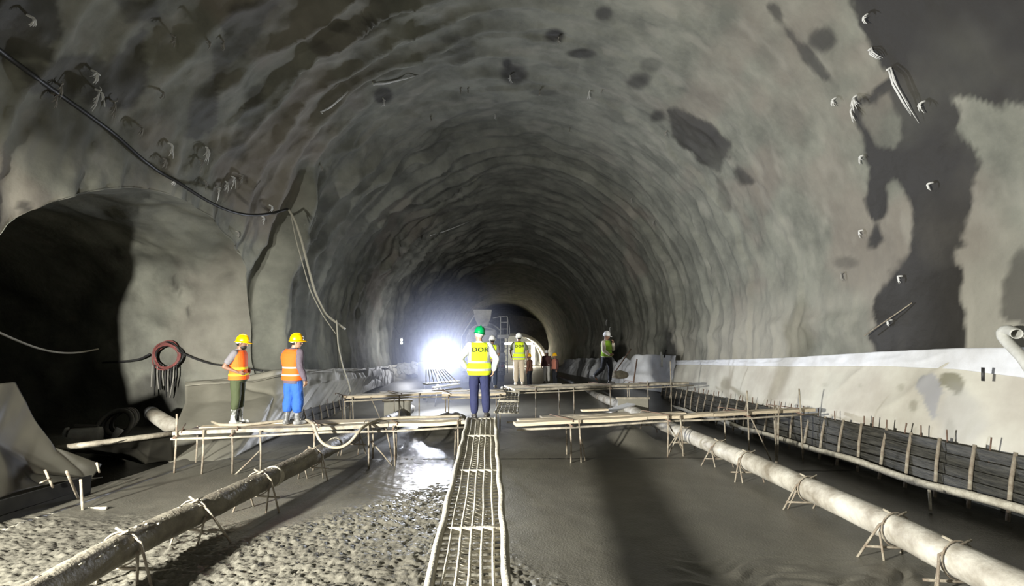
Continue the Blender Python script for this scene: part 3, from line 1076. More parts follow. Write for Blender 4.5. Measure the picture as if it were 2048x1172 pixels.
# pole that carries the planks on, into the dark passage
p0, p1 = at_Z(350, 866, -.05), at_Z(112, 897, -.05)
p1 = p0 + (p1 - p0) * 1.0
rod('timber_pole', p0, p1, .045, pipe_mud, 'grey pole running from the end of the plank bridge into the dark side passage', 'pole', seg=9)
# planks lying about
def loose_plank(a, b, w, label, m=timber, grp=None, th=.035):
    a, b = Vector(a), Vector(b)
    d = b - a
    q = d.to_track_quat('Y', 'Z').to_matrix()
    mb = MB().box((0, 0, 0), (w, d.length, th), q)
    o = mb.build('loose_plank', m, smooth=False, origin=None)
    o.location = (a + b) / 2
    return tag(o, label, 'plank', grp)


loose_plank(at_Y(1215, 823, 11.4), at_Y(1262, 808, 12.1), .22, 'white board leaning on the concrete heap beside the right plank bridge', sheet_w)
loose_plank(at_Z(1163, 821, .02), at_Z(1215, 819, .02), .12, 'short narrow board lying behind the right plank bridge')
loose_plank(at_Z(850, 768, .03), at_Z(915, 762, .03), .28, 'white board lying on the far bridge below the floodlight', sheet_w)
loose_plank(at_Z(868, 775, .05), at_Z(916, 768, .07), .2, 'second white board crossing another below the floodlight', sheet_w)

# ------------------------------------------------------------------ grating walkways
def grating(name, label, c0, c1, w, nlong, step, heavy, rail_r=.033, legs=True, sag=0.0, skip=0.0, lump=.18, left_rail=True):
    c0, c1 = Vector(c0), Vector(c1)
    t = thing(name, label, 'walkway', c0)
    d = c1 - c0
    L = d.length
    t.rotation_euler = (math.asin(d.z / L), 0, -math.atan2(d.x, d.y))
    for s in (-1, 1):
        if s < 0 and not left_rail: continue
        n = max(8, int(L / .12))
        mb = MB().tube([(s * w / 2 + .006 * math.sin(i * .7 + s), L * i / n, .012 + sag * math.sin(math.pi * i / n)) for i in range(n + 1)], rail_r, 9, lump=lump, seed=s * 3 + 5)
        mb.build('side_rail', crust, t)
    for k in range(nlong):
        x = w * ((k + 1) / (nlong + 1) - .5)
        s0 = .0 if k != 1 else .0
        mb = MB().tube([(x + .005 * math.sin(i * 1.3 + k), L * i / 24, .012 + sag * math.sin(math.pi * i / 24)) for i in range(25)], .0125, 6)
        mb.build('long_bar', crust, t)
    cm = MB().tube([(-w / 2, 0, 0), (0, 0, -.003), (w / 2, 0, 0)], .0125, 6).mesh('cross_bar')
    cm.materials.append(crust)
    y = step * .5
    while y < L:
        if random.random() >= skip:
            o = link('cross_bar', cm, None, t, loc=(0, y, -.010 + sag * math.sin(math.pi * y / L)))
            o.rotation_euler = (0, 0, random.uniform(-.02, .02))
        y += step
    for y in heavy:
        mb = MB().tube([(-w / 2 - .02, y + .01, .0), (-w / 4, y, .004), (w / 4, y + .008, .004), (w / 2 + .02, y, .0)], .028, 9, lump=.2, seed=y)
        mb.build('cross_beam', crust, t)
    if legs:
        for y in (heavy[0], heavy[-1]):
            for s in (-1, 1):
                wp = c0 + d.normalized() * y + Vector((s * (w / 2 - .03), 0, 0))
                zb = ground(wp.x, wp.y) - .05
                mb = MB().tube([(s * (w / 2 - .03), y, -.02), (s * (w / 2 - .03), y, zb - wp.z)], .018, 6)
                mb.build('leg', pipe_mud, t)
    return t


W0 = at_Z(936, 1172, 0)
W1 = at_Z(963, 838, 0)
dW = (W1 - W0).normalized()
Ws = W0 - dW * 1.5
hv = [(at_Z(950, yy, 0) - Ws).length for yy in (1060, 944, 874)]
hv = [hv[0] - 1.9] + hv + [(W1 - Ws).length - .03]
grating('grating_walkway', 'concrete-crusted rebar grating walkway leading up to the man in the green helmet', Ws, W1 + dW * .02, .53, 5, .105, [h for h in hv if h > .2])
grating('grating_walkway', 'sagging rebar grating between the two plank bridges behind the man in the green helmet', at_Z(1012, 826, -.10), at_Z(1022, 775, -.03), .5, 4, .3,
        [1.6, 3.3], .022, False, -.12, .1)
rod('hanging_bar', at_Z(1003, 774, -.05), at_Y(996, 822, 14.2), .02, crust, 'bent bar hanging from the far plank landing beside the sagging grating', 'bar')

# ------------------------------------------------------------------ pipes on rebar stands
def smooth_pts(pts, n):
    P, _ = interp_poly(pts, n)
    for _ in range(6):
        P[1:-1] = P[1:-1] * .5 + (P[:-2] + P[2:]) * .25
    return [Vector(p) for p in P]


def pipe_line(name, label, pts, r, m, joints, lump, crusts=0, wrap_m=None):
    t = thing(name, label, 'pipe', pts[0])
    P = smooth_pts(pts, 140)
    o0 = pts[0]
    P = [p - o0 for p in P]
    mb = MB().tube(P, r, 20, lump=lump)
    mb.build('pipe_body', m, t)
    for j in joints:
        i = int(j * 138)
        d = (P[i + 1] - P[i]).normalized()
        c = P[i]
        ww = random.uniform(.03, .06)
        mb = MB().tube([c - d * ww, c - d * ww * .8, c, c + d * ww * .8, c + d * ww], [r * 1.01, r * 1.07, r * 1.085, r * 1.07, r * 1.01], 20, lump=.05, seed=i)
        mb.build('wrap', wrap_m or m, t)
    if crusts:
        co = []
        for k in range(crusts):
            i = random.randint(2, 136)
            a = random.uniform(-.9, .9)
            d = (P[i + 1] - P[i]).normalized()
            side_ = d.cross(Vector((0, 0, 1))).normalized()
            up = side_.cross(d)
            c = P[i] + (up * math.cos(a) + side_ * math.sin(a)) * r * .96
            s = random.uniform(.006, .022)
            mb = MB()
            mb.ell(c, (s, s * random.uniform(1, 2.2), s * .5), 6)
            co.append(mb)
        al = MB()
        for q in co: al.add(q.v, q.f)
        tag(al.build('concrete_splatter', crust, t), kind='stuff')
    return t, [p + o0 for p in P]


def pipe_h(px_, py2, h): return at_F(px_, py2, h)


rp = [pipe_h(2250, 1278, .27), pipe_h(2060, 1190, .27), pipe_h(1888, 1107, .27), pipe_h(1760, 1043, .28), pipe_h(1634, 985, .29), pipe_h(1510, 928, .30), pipe_h(1400, 881, .31), pipe_h(1310, 843, .33),
      pipe_h(1235, 808, .36), pipe_h(1165, 781, .36)]
t_, RPP = pipe_line('slurry_pipe', 'thick pale pipe with concrete wraps running under the right plank bridge', rp, .145, pipe_m,
                    [.26, .4, .47, .53, .57, .60, .63, .66, .69, .72, .76, .82, .9], .035)
lp = [pipe_h(-40, 1262, .28), pipe_h(90, 1183, .29), pipe_h(200, 1120, .30), pipe_h(310, 1062, .31), pipe_h(430, 1009, .33), pipe_h(520, 965, .35), pipe_h(610, 922, .37), pipe_h(700, 874, .38),
      pipe_h(765, 846, .30), pipe_h(822, 818, .32)]
t_, LPP = pipe_line('slurry_pipe', 'mud-crusted dark pipe running under the plank bridge of the two workers', lp, .132, pipe_mud, [.3, .48, .62, .8], .06, 280, crust)


def near_x(P, px_):
    A = np.array([tuple(p) for p in P])
    x, y = to_pix(A)
    i = int(np.nanargmin(np.abs(x - px_)))
    i = min(max(i, 1), len(P) - 2)
    return P[i], (P[i + 1] - P[i - 1]).normalized()


def pipe_stand(P, px_, r, label, group, m=rebar, flip=1):
    c, d = near_x(P, px_)
    s = d.cross(Vector((0, 0, 1))).normalized()
    t = thing('pipe_stand', label, 'pipe stand', (c.x, c.y, ground(c.x, c.y)), group=group)
    o0 = Vector(t.location)

    def g(p): return Vector((p.x, p.y, ground(p.x, p.y) - .05))
    R = r + .02
    for sg, dy in ((1, .04), (-1, -.03)):
        topp = c + s * (sg * -R * .55) + Vector((0, 0, R * 1.12)) + d * dy
        sidep = c + s * (sg * R * 1.05) + d * (dy * .5)
        foot = g(c + s * (sg * (R + random.uniform(.10, .26))) + d * (random.uniform(-.15, .15)))
        MB().tube([topp - o0, sidep + Vector((0, 0, .05)) - o0, foot - o0], .012, 6).build('leg', m, t)
        foot2 = g(c + s * (sg * (R + random.uniform(-.05, .08))) + d * random.uniform(-.2, .2))
        MB().tube([c + s * (sg * R) + Vector((0, 0, -.02)) - o0, foot2 - o0], .012, 6).build('leg', m, t)
    # saddle bar under the pipe and a wire loop over it
    MB().tube([c - s * (R + .14) - Vector((0, 0, R)) - o0, c + s * (R + .14) - Vector((0, 0, R + .02)) - o0], .012, 6).build('saddle_bar', m, t)
    lp_ = [c + (s * math.cos(a) + Vector((0, 0, math.sin(a)))) * R + d * (.03 * math.cos(a)) - o0 for a in np.linspace(0, 2 * math.pi, 18, endpoint=False)]
    MB().tube(lp_, .008, 5, closed=True).build('tie_wire', m, t)
    return t


ORD = ['first', 'second', 'third', 'fourth', 'fifth', 'sixth', 'seventh']
for k, x in enumerate((1300, 1372, 1440, 1500, 1622, 1790, 1925)):
    pipe_stand(RPP, x, .145, ORD[k] + ' rebar stand under the thick pale pipe, counted from its plank bridge', 'stands under the right pipe')
for k, x in enumerate((705, 625, 515, 385, 235)):
    pipe_stand(LPP, x, .132, ORD[k] + ' rebar stand under the mud-crusted pipe, counted from its plank bridge', 'stands under the left pipe')

# ------------------------------------------------------------------ hoses and cables
def curve_tube(name, pts, r, m, label, cat, n=60, group=None, parent=None, seg=8):
    P = smooth_pts(pts, n)
    o = MB().tube([p - P[0] for p in P] if parent is None else P, r, seg).build(name, m, parent)
    if parent is None:
        o.location = P[0]
        tag(o, label, cat, group)
    return o


Yp = 8.75
hp = [at_Z(424, 843, .03), at_Z(440, 850, .03), at_Z(490, 850, .03), at_Z(560, 842, .03), at_Z(600, 840, .04), at_Z(615, 840, .05), at_Y(627, 848, 8.75), at_Y(632, 865, 8.7), at_Y(640, 883, 8.65), at_Y(655, 893, 8.62), at_Y(675, 897, 8.6),
      at_Y(695, 890, 8.65), at_Y(708, 876, 8.7), at_Y(718, 862, 8.75), at_Z(732, 850, .03), at_Z(760, 838, .03), at_Z(810, 835, .03), at_Z(870, 834, .03), at_Z(920, 832, .03)]
curve_tube('vibrator_hose', hp, .026, hose_m, 'beige hose lying on the planks and looping down beside the worker in blue trousers', 'hose', 160)


def wall_pts(pix, off):
    r = []
    for x, y in pix:
        p, n = on_shell(x, y)
        r.append(p + n * off)
    return r


cp = wall_pts([(-60, 60), (0, 108), (55, 148), (100, 180), (160, 222), (215, 262), (270, 312), (310, 342), (340, 357)], .12)
e0 = cp[-1]
e1 = at_Y(575, 418, 14.0)
cp2 = [e0 + (e1 - e0) * k + Vector((0, 0, -.42 * math.sin(math.pi * k))) for k in np.linspace(0, 1, 12)]
curve_tube('power_cable', cp + cp2[1:], .035, cable_m, 'thick black power cable sagging along the wall above the side passage', 'cable', 120)
hp = [at_Y(578, 420, 14.0), at_Y(590, 440, 14.0), at_Y(603, 480, 14.1), at_Y(615, 530, 14.3), at_Y(630, 585, 14.6), at_Y(650, 628, 15), at_Y(672, 645, 15.3), at_Y(690, 658, 15.6)]
curve_tube('hanging_cable', hp, .035, wire_m, 'pale cable hanging in a curve past the rock nose', 'cable', 60)
hp = [at_Y(582, 430, 14.05), at_Y(592, 480, 14.1), at_Y(606, 530, 14.2), at_Y(620, 580, 14.4), at_Y(645, 630, 14.8), at_Y(672, 668, 15.2)]
curve_tube('hanging_wire', hp, .016, wire_m, 'thin wire hanging inside the curve of the pale cable', 'wire', 50)
hp = [at_Y(673, 640, 15.2), at_Y(676, 690, 15.2), at_Y(686, 735, 15.2), at_Y(697, 765, 15.2), at_Y(701, 784, 15.2)]
curve_tube('hanging_wire', hp, .020, wire_m, 'wire hanging straight down to the far plank bridge', 'wire', 40)
a, b = at_Y(-30, 652, 8.2), at_Y(196, 698, 13.5)
curve_tube('passage_wire', [a + (b - a) * k + Vector((0, 0, -.25 * math.sin(math.pi * k))) for k in np.linspace(0, 1, 10)], .022, wire_m,
           'pale wire strung across the dark side passage', 'wire', 50)
FW = NY0 + NA * .93
a, b = at_Y(285, 720, FW - .15), at_Y(196, 698, 13.5)
curve_tube('passage_cable', [at_Y(205, 725, FW - .2), at_Y(260, 722, FW - .25), at_Y(282, 718, FW - .25), at_Y(300, 708, FW - .3)], .03, cable_m, 'dark cable leading along the passage wall to the red coil', 'cable', 40)
curve_tube('wall_cable', [at_Y(352, 700, FW - .3), at_Y(385, 716, FW - .3), at_Y(420, 728, FW - .3), at_Y(470, 733, FW - .35), at_Y(525, 742, FW - .4)], .022, cable_m,
           'thin dark cable running from the red coil behind the workers', 'cable', 40)
# coil of red cable hung on the passage wall
cc = at_Y(333, 712, FW - .28)
t = thing('cable_coil', 'coil of red and black cable hung on the side passage wall', 'cable coil', cc)
for k in range(9):
    rx, rz_ = .40 + random.uniform(-.08, .05), .37 + random.uniform(-.07, .05)
    ox, oz, oy = random.uniform(-.05, .05), random.uniform(-.06, .04), random.uniform(-.08, .08)
    MB().tube([(ox + rx * math.cos(q), oy + .05 * math.sin(q * 2 + k), oz + rz_ * math.sin(q)) for q in np.linspace(0, 2 * math.pi, 26, endpoint=False)], .022, 6, closed=True).build('cable_loop', red_m if k % 3 else cable_m, t)
for k in range(10):
    x = -.35 + .075 * k
    MB().tube([(x, -.05, -.25), (x + .02, -.07, -.55), (x + random.uniform(-.08, .08), -.04, -.8 - random.uniform(0, .35))], .016, 5).build('loose_strand', cable_m if k % 2 else tuft_d, t)

# things lying in the mouth of the passage
def lump_mesh(name, c, r, m, seed, label, cat, rot=(0, 0, 0)):
    mb = MB()
    mb.ell((0, 0, 0), r, 20)
    V = np.array(mb.v)
    n = fbm(V[:, 0] * 4 + seed, V[:, 1] * 4, V[:, 2] * 4, seed, 3)
    V = V * (1 + .35 * n)[:, None]
    V[:, 2] = np.maximum(V[:, 2], -r[2] * .75)
    mb.v = [tuple(q) for q in V]
    o = mb.build(name, m)
    o.location = c
    o.rotation_euler = rot
    return tag(o, label, cat)


def pass_ground(x, y): return float(-.78 - .05 * (y - 10.8))


b = at_Y(172, 862, 11.0)
t = thing('hand_pump', 'grey drum pump lying in the mouth of the dark passage', 'pump', (b.x, b.y, pass_ground(b.x, b.y) + .02), .4)
MB().lathe([(.02, -.26), (.2, -.26), (.21, -.24), (.21, .24), (.2, .26), (.02, .26)], 20, M=Matrix.Rotation(math.pi / 2, 3, 'Y') @ Matrix.Rotation(0, 3, 'Z')).build('drum', truck_m, t)
t.location.z += .21
MB().tube([(-.36, 0, -.2), (-.36, 0, .12), (-.33, .0, .2), (-.29, 0, .2)], .04, 9).build('handle', truck_m, t)
MB().box((.0, 0, .24), (.4, .05, .05), Euler((0, .1, 0))).build('top_bar', truck_d, t, smooth=False)
b = at_Y(228, 850, 11.4)
t = thing('hose_coil', 'dark coil of thick hose beside the drum pump', 'hose', (b.x, b.y, pass_ground(b.x, b.y)))
for k in range(4):
    rr = .36 - .03 * k
    MB().tube([(rr * math.cos(q), .5 * rr * math.sin(q) + .1 * k, .42 + rr * .95 * math.sin(q) * .9 + .02 * k) for q in np.linspace(0, 2 * math.pi, 28, endpoint=False)], .05, 8, closed=True).build('hose_loop', cable_m if k % 2 else truck_d, t)
MB().tube([(.16, -.28, .05), (.27, -.3, .28), (.33, -.26, .40)], [.03, .06, .085], 9).build('nozzle', truck_l, t)
lump_mesh('mud_heap', (at_Y(110, 880, 10.6).x, 10.4, pass_ground(0, 10.4) + .10), (.6, .4, .2), mud, 3, 'low heap of mud in the mouth of the dark passage', 'mud heap')
# sack and pale sleeve at the membrane end
a, b = at_Y(305, 828, 12.2), at_Y(352, 858, 11.6)
t = thing('pipe_sleeve', 'pale sleeve pipe with a black end lying at the end of the grey membrane', 'pipe', a)
MB().tube([Vector((0, 0, 0)), (b - a) * .3, (b - a)], [.15, .16, .17], 16).build('sleeve', pipe_m, t)
MB().tube([(a - b) * .16, (a - b) * .02], [.13, .16], 16).build('end_ring', cable_m, t)
p = at_F(376, 868, .18)
lump_mesh('cement_sack', (at_Y(392, 846, 10.9).x, 10.7, -.66), (.34, .2, .2), sheet_l, 8, 'crumpled pale sack beside the sleeve pipe', 'sack', (0, .2, .3))

# drain pipe elbow sticking out of the fleece at the right
pp = [at_X(2075, 760, 7.45), at_X(2045, 715, 7.55), at_X(2020, 690, 7.65), at_X(2003, 672, 7.7), at_X(2000, 664, 7.72), at_X(2010, 658, 7.72), at_X(2026, 662, 7.68), at_X(2034, 668, 7.62)]
P = smooth_pts(pp, 30)
mb = MB().tube([p - P[0] for p in P], [.075 + .004 * (i % 2) for i in range(30)], 14, cap=False)
o = mb.build('drain_elbow', white_pl)
o.location = P[0]
sd = o.modifiers.new('wall', 'SOLIDIFY')
sd.thickness = .01
tag(o, 'white bent drain pipe poking over the fleece at the dark wet stain', 'pipe')
p, n = on_shell(1830, 606)
q, n2 = on_shell(1748, 674)
rod('wall_rod', p + n * .06, q + n2 * .22, .012, rebar, 'thin bent rod slanting across the reddish foot of the wet stain', 'rod')
p, n = on_shell(1320, 712)
b = at_Y(1323, 720, 22.0)
t = thing('vent_pipe', 'short white pipe with black strap above the cream membrane', 'pipe', b)
MB().tube([(0, 0, -.3), (0, -.02, .0), (-.03, -.05, .35)], .05, 10).build('tube', white_pl, t)
MB().tube([(.12, 0, .1), (.16, 0, .25), (.21, -.02, .45)], .035, 8).build('strap', cable_m, t)

# ------------------------------------------------------------------ anchor bolts with fibre tufts on the lining
def tuft(px_, py2, size, label, bright=True, streak=None, n=9, group='anchor ends on the lining'):
    p, nrm = on_shell(px_, py2)
    t = thing('anchor_tuft', label, 'anchor', p, group=group)
    u_, w_ = frame_of(nrm)
    m = tuft_m if bright else tuft_d
    MB().tube([-nrm * .06, nrm * .05, nrm * .10], [.022, .02, .016], 7).build('bolt_end', m, t)
    for k in range(n):
        a = random.uniform(0, 6.28)
        d = u_ * math.cos(a) + w_ * math.sin(a)
        sag = Vector((0, 0, -1)) * size * random.uniform(.1, 1.3)
        l = size * random.uniform(.1, .5)
        if streak is not None:
            d = streak
            l = size * random.uniform(.6, 1.2)
            sag = Vector((0, 0, 0))
        st_ = nrm * .05 + (d.cross(nrm) * random.uniform(-.05, .05) if streak is not None else Vector())
        MB().tube([st_, st_ + d * l * .3 + nrm * .06 + sag * .2, st_ + d * l * .7 + sag * .7 + nrm * .05, st_ + d * l + sag + nrm * .02], [.008, .010, .008, .004], 5).build('fibre_strand', m, t)
    return t


TUFTS = [(190, 178, .34, 1), (183, 140, .2, 1), (220, 200, .25, 0), (110, 165, .22, 0), (100, 185, .16, 0), (55, 30, .12, 1), (275, 250, .18, 0), (318, 180, .12, 0), (335, 285, .24, 1), (322, 315, .16, 0),
                    (408, 292, .34, 1), (398, 318, .24, 0), (340, 355, .13, 1), (430, 372, .26, 1), (448, 362, .26, 1), (462, 352, .26, 1), (478, 348, .2, 0), (404, 360, .18, 0), (538, 410, .18, 1), (522, 432, .16, 1),
                    (470, 462, .12, 0), (440, 75, .16, 0), (340, 68, .14, 0), (412, 78, .12, 0), (1020, 150, .18, 1), (1118, 72, .16, 0), (1180, 180, .22, 1), (765, 195, .16, 1), (990, 228, .14, 1),
                    (920, 175, .14, 0), (935, 175, .12, 0), (860, 232, .12, 0), (1080, 180, .12, 0), (1140, 255, .14, 0), (1205, 178, .12, 0), (1715, 190, .25, 1), (1710, 215, .2, 1), (1672, 195, .12, 1),
                    (1850, 202, .16, 1), (1735, 28, .12, 1), (1728, 310, .13, 1), (1727, 460, .12, 1), (1866, 365, .12, 1), (1806, 552, .12, 1), (1785, 640, .12, 1), (640, 330, .12, 0), (1310, 440, .2, 0),
                    (1265, 395, .14, 0), (1690, 545, .14, 0), (1215, 640, .45, 1), (1222, 655, .4, 1), (1335, 260, .16, 0)]
ORDW = 'first second third fourth fifth sixth seventh eighth ninth tenth eleventh twelfth thirteenth fourteenth fifteenth sixteenth seventeenth eighteenth nineteenth twentieth'.split() + ['twenty-' + w for w in 'first second third fourth fifth sixth seventh eighth ninth'.split()]


def tuft_place(x, y):
    if x > 1205 and y > 600: return 'rag'
    if x < 560: return 'below' if y > 330 + (x - 335) * .25 + 6 else 'above'
    return 'stain' if x > 1600 else 'crown'


for pl in ('rag', 'below', 'above', 'stain', 'crown'):
    mine = [t for t in TUFTS if tuft_place(t[0], t[1]) == pl]
    mine.sort(key=lambda t: t[1] if pl == 'stain' else -t[0])
    for k, (x, y, s, br) in enumerate(mine):
        tone = 'white' if br else 'grey'
        lb = {'rag': 'pale rag hanging on the wall above the striding man, ' + ('lower one' if y > 650 else 'upper one' if x < 1220 and s > .3 else 'small middle one'),
              'below': tone + ' fibre tuft below the black cable, ' + ORDW[k] + ' from the pale hanging cable',
              'above': tone + ' fibre tuft above the black cable, ' + ORDW[k] + ' from the pale hanging cable',
              'stain': tone + ' fibre tuft along the big wet stain, ' + ORDW[k] + ' down from the vault',
              'crown': tone + ' fibre tuft on the vault crown, ' + ORDW[k] + ' from the wet stain side'}[pl]
        tuft(x, y, s, lb, bool(br))
for (x0, y0, x1, y1, lb) in [(1782, 135, 1833, 232, 'long white streak of fibre hanging in the wet stain'), (1745, 95, 1765, 112, 'short white fibre streak at the top of the wet stain'),
                             (640, 222, 690, 182, 'white fibre streak slanting up the left shoulder of the vault'), (745, 165, 822, 148, 'white fibre streak high on the vault left of its crown'),
                             (860, 470, 940, 440, 'white fibre streak on the vault above the mixer truck')]:
    p0, n0 = on_shell(x0, y0)
    p1, n1_ = on_shell(x1, y1)
    d = (p1 - p0)
    tuft(x0, y0, d.length, lb, True, d.normalized(), 5, None)
# ------------------------------------------------------------------ people
BASEJ = dict(pelvis=(0, 0, .95), chest=(0, 0, 1.28), neck=(0, -.01, 1.47), head=(0, .015, 1.615),
             sR=(.180, -.012, 1.405), eR=(.245, -.04, 1.13), wR=(.265, .03, .89), dR=(.02, .12, -1), nR=(-1, 0, 0),
             sL=(-.180, -.012, 1.405), eL=(-.245, -.04, 1.13), wL=(-.265, .03, .89), dL=(-.02, .12, -1), nL=(1, 0, 0),
             hR=(.092, 0, .90), kR=(.105, .02, .50), aR=(.115, -.02, .09), fR=(.12, 1, 0),
             hL=(-.092, 0, .90), kL=(-.105, .02, .50), aL=(-.115, -.02, .09), fL=(-.12, 1, 0))
TORSO_W = 1.12
TORSO = [(.82, .150, .105), (.88, .168, .118), (.95, .172, .122), (1.02, .160, .112), (1.10, .155, .108), (1.20, .166, .114), (1.30, .182, .116), (1.37, .186, .106), (1.42, .158, .088), (1.455, .100, .070), (1.48, .064, .062)]


def make_person(label, loc, rz, ztop, pose=None, look=(0, 0, 0), helmet='white', shirt=('white', 1.0), vest=None, legs=('navy', 0.0), shoes=('shoe', None),
                skin_mat=None, hair=None, voxel=.010, vest_style=None, belly=0.0, bag=0.0, shirt_hem=.90, vest_hem=.93, letters=None, beard=False, trouser_end=.10):
    J = {k: Vector(v) for k, v in BASEJ.items()}
    for k, v in (pose or {}).items(): J[k] = Vector(v)
    sm = skin_mat or skin
    s = ztop / 1.79
    root = thing('person', label, 'person', loc, rz, None, s)

    def ctr(z):
        P_, Cc, N_ = J['pelvis'], J['chest'], J['neck']
        if z <= P_.z: return P_
        if z <= Cc.z: return P_.lerp(Cc, (z - P_.z) / (Cc.z - P_.z))
        return Cc.lerp(N_, min(1.2, (z - Cc.z) / (N_.z - Cc.z)))

    def torso(mb, grow, z0=.8, z1=1.5, neckcut=False, flare=0.0):
        secs = []
        z0 = max(z0, .76)
        zs = sorted({z0, z1} | {t[0] for t in TORSO if z0 < t[0] < z1})
        for z in zs:
            rx = np.interp(z, [t[0] for t in TORSO], [t[1] for t in TORSO])
            ry_ = np.interp(z, [t[0] for t in TORSO], [t[2] for t in TORSO])
            c = ctr(z)
            fb = belly * math.exp(-((z - 1.05) / .14) ** 2)
            fl_ = flare * max(0, (1.1 - z)) / .2
            rx, ry_ = rx * (TORSO_W if grow > 0 else .93), ry_ * (1.14 if grow > 0 else .9)
            secs.append((c.x, c.y + fb * .5, z, rx + grow + fl_ + fb * .35, ry_ + grow + fb * .5 + fl_))
        mb.loft(secs, 28, 2.3)

    def hand(mb, side):
        w, d, n = J['w' + side], J['d' + side].normalized(), J['n' + side]
        n = (n - d * n.dot(d)).normalized()         # palm normal
        a = d.cross(n).normalized()                 # across the palm
        if (side == 'R') == True: pass
        fwd = Vector((0, 1, 0))
        if a.dot(fwd) < 0: a = -a                   # thumb side looks forward
        for k, (off, L) in enumerate([(.030, .072), (.010, .082), (-.010, .077), (-.029, .060)]):
            b0 = w + d * .015 + a * off * .6
            b1 = w + d * .085 + a * off
            b2 = b1 + (d * .86 + n * .45) * L * .5
            b3 = b2 + (d * .45 + n * .88) * L * .5
            mb.limb([b0, b1], [.016, .0135], 8)
            mb.limb([b1, b2, b3], [.0115, .0105, .0092], 8)
        t0 = w + d * .025 + a * .022
        t1 = t0 + (d * .55 + a * .75 + n * .2) * .04
        t2 = t1 + (d * .9 + a * .25 + n * .4) * .032
        mb.limb([t0, t1, t2], [.015, .0125, .0105], 8)

    HM = Euler((look[0], look[1], look[2]), 'XYZ').to_matrix()      # pitch, roll, yaw of the head
    hc = J['head']

    def hp_(x, y, z): return hc + HM @ Vector((x, y, z))
    # body: one continuous skin
    mb = MB()
    torso(mb, -.012, .89)
    mb.limb([J['neck'] + Vector((0, 0, -.06)), hp_(0, -.015, -.06)], [.062, .056], 16)
    mb.ell(hc, (.076, .098, .108), 22, HM)
    mb.ell(hp_(0, .022, -.058), (.058, .070, .064), 18, HM)
    mb.ell(hp_(0, .060, -.098), (.026, .024, .020), 12, HM)
    mb.limb([hp_(0, .094, .012), hp_(0, .112, -.028)], [.010, .016], 8)
    mb.limb([hp_(-.032, .086, .022), hp_(.032, .086, .022)], [.012, .012], 8)
    mb.limb([hp_(-.018, .092, -.062), hp_(.018, .092, -.062)], [.009, .009], 8)
    for sg in (-1, 1):
        mb.ell(hp_(sg * .080, -.005, -.008), (.012, .020, .032), 10, HM)
    for sd in 'RL':
        mb.limb([J['s' + sd], J['s' + sd].lerp(J['e' + sd], .5), J['e' + sd]], [.056, .046, .038], 12)
        mb.limb([J['e' + sd], J['e' + sd].lerp(J['w' + sd], .35), J['w' + sd]], [.038, .036, .026], 12)
        hand(mb, sd)
        mb.limb([J['h' + sd], J['h' + sd].lerp(J['k' + sd], .4), J['k' + sd]], [.085, .075, .054], 14)
        mb.limb([J['k' + sd], J['k' + sd].lerp(J['a' + sd], .3), J['a' + sd]], [.052, .054, .036], 12)
        f = J['f' + sd].normalized()
        mb.limb([J['a' + sd] - f * .03 + Vector((0, 0, -.045)), J['a' + sd] + f * .13 + Vector((0, 0, -.06))], [.036, .028], 10)
    link('body', fuse(mb, voxel * .85, 3), sm, root)
    for sg in (-1, 1):
        MB().ell(hp_(sg * .030, .087, .006), (.011, .008, .007), 10, HM).build('eye', eye_m, root)
    # hair under the helmet
    hm_ = hair or hair_m
    mb = MB()
    mb.ell(hp_(0, -.012, .012), (.081, .096, .104), 20, HM)
    hm2 = cut(mb.mesh('hair'), [(hp_(0, .045, 0), HM @ Vector((0, 1, .25))), (hp_(0, 0, -.065), HM @ Vector((0, .35, -1)))], 0, 'hair')
    link('hair', hm2, hm_, root)
    if beard:
        mb = MB().ell(hp_(0, .030, -.070), (.061, .076, .058), 18, HM)
        link('beard', cut(mb.mesh('beard'), [(hp_(0, 0, -.045), HM @ Vector((0, 0, 1)))], 0, 'beard'), hair_m, root)
    # helmet
    M3 = HM @ Matrix.Rotation(.06, 3, 'X')
    prof = [(.108, -.002), (.107, .02), (.104, .05), (.094, .085), (.073, .115), (.042, .133), (.004, .139)]
    mb = MB()
    rs = []
    for r_, z_ in prof:
        rs.append([hp_(0, 0, .035) + M3 @ Vector((r_ * .98 * math.cos(q), r_ * 1.18 * math.sin(q), z_)) for q in np.linspace(0, 2 * math.pi, 28, endpoint=False)])
    mb.rings(rs)
    hs = mb.build('helmet', helm[helmet], root)
    mb = MB()
    rs = []
    for r_, z_ in [(.104, .004), (.120, -.006), (.126, -.012), (.124, -.017), (.112, -.012), (.102, -.006)]:
        ring = []
        for q in np.linspace(0, 2 * math.pi, 28, endpoint=False):
            bill = max(0, math.sin(q)) ** 3 * (.045 if r_ > .11 else 0)
            ring.append(hp_(0, 0, .035) + M3 @ Vector((r_ * .98 * math.cos(q), (r_ + bill) * 1.17 * math.sin(q), z_ - bill * .3)))
        rs.append(ring)
    mb.rings(rs, closed=True)
    mb.build('brim', helm[helmet], hs)
    mb = MB().tube([hp_(0, 0, .035) + M3 @ Vector((0, .115 * math.cos(q), .02 + .123 * math.sin(q))) for q in np.linspace(.3, math.pi - .3, 12)], .012, 8)
    mb.build('ridge', helm[helmet], hs)
    mb = MB().tube([hp_(.083 * math.cos(q), .103 * math.sin(q) - .004, .018 - .018 * (math.sin(q) < -.3)) for q in np.linspace(math.pi * .95, math.pi * 2.05, 16)], .014, 8)
    mb.build('headband', fab['offwhite'], hs)

    # trousers
    col, hem = legs
    mb = MB()
    torso(mb, .014, .84, 1.04)
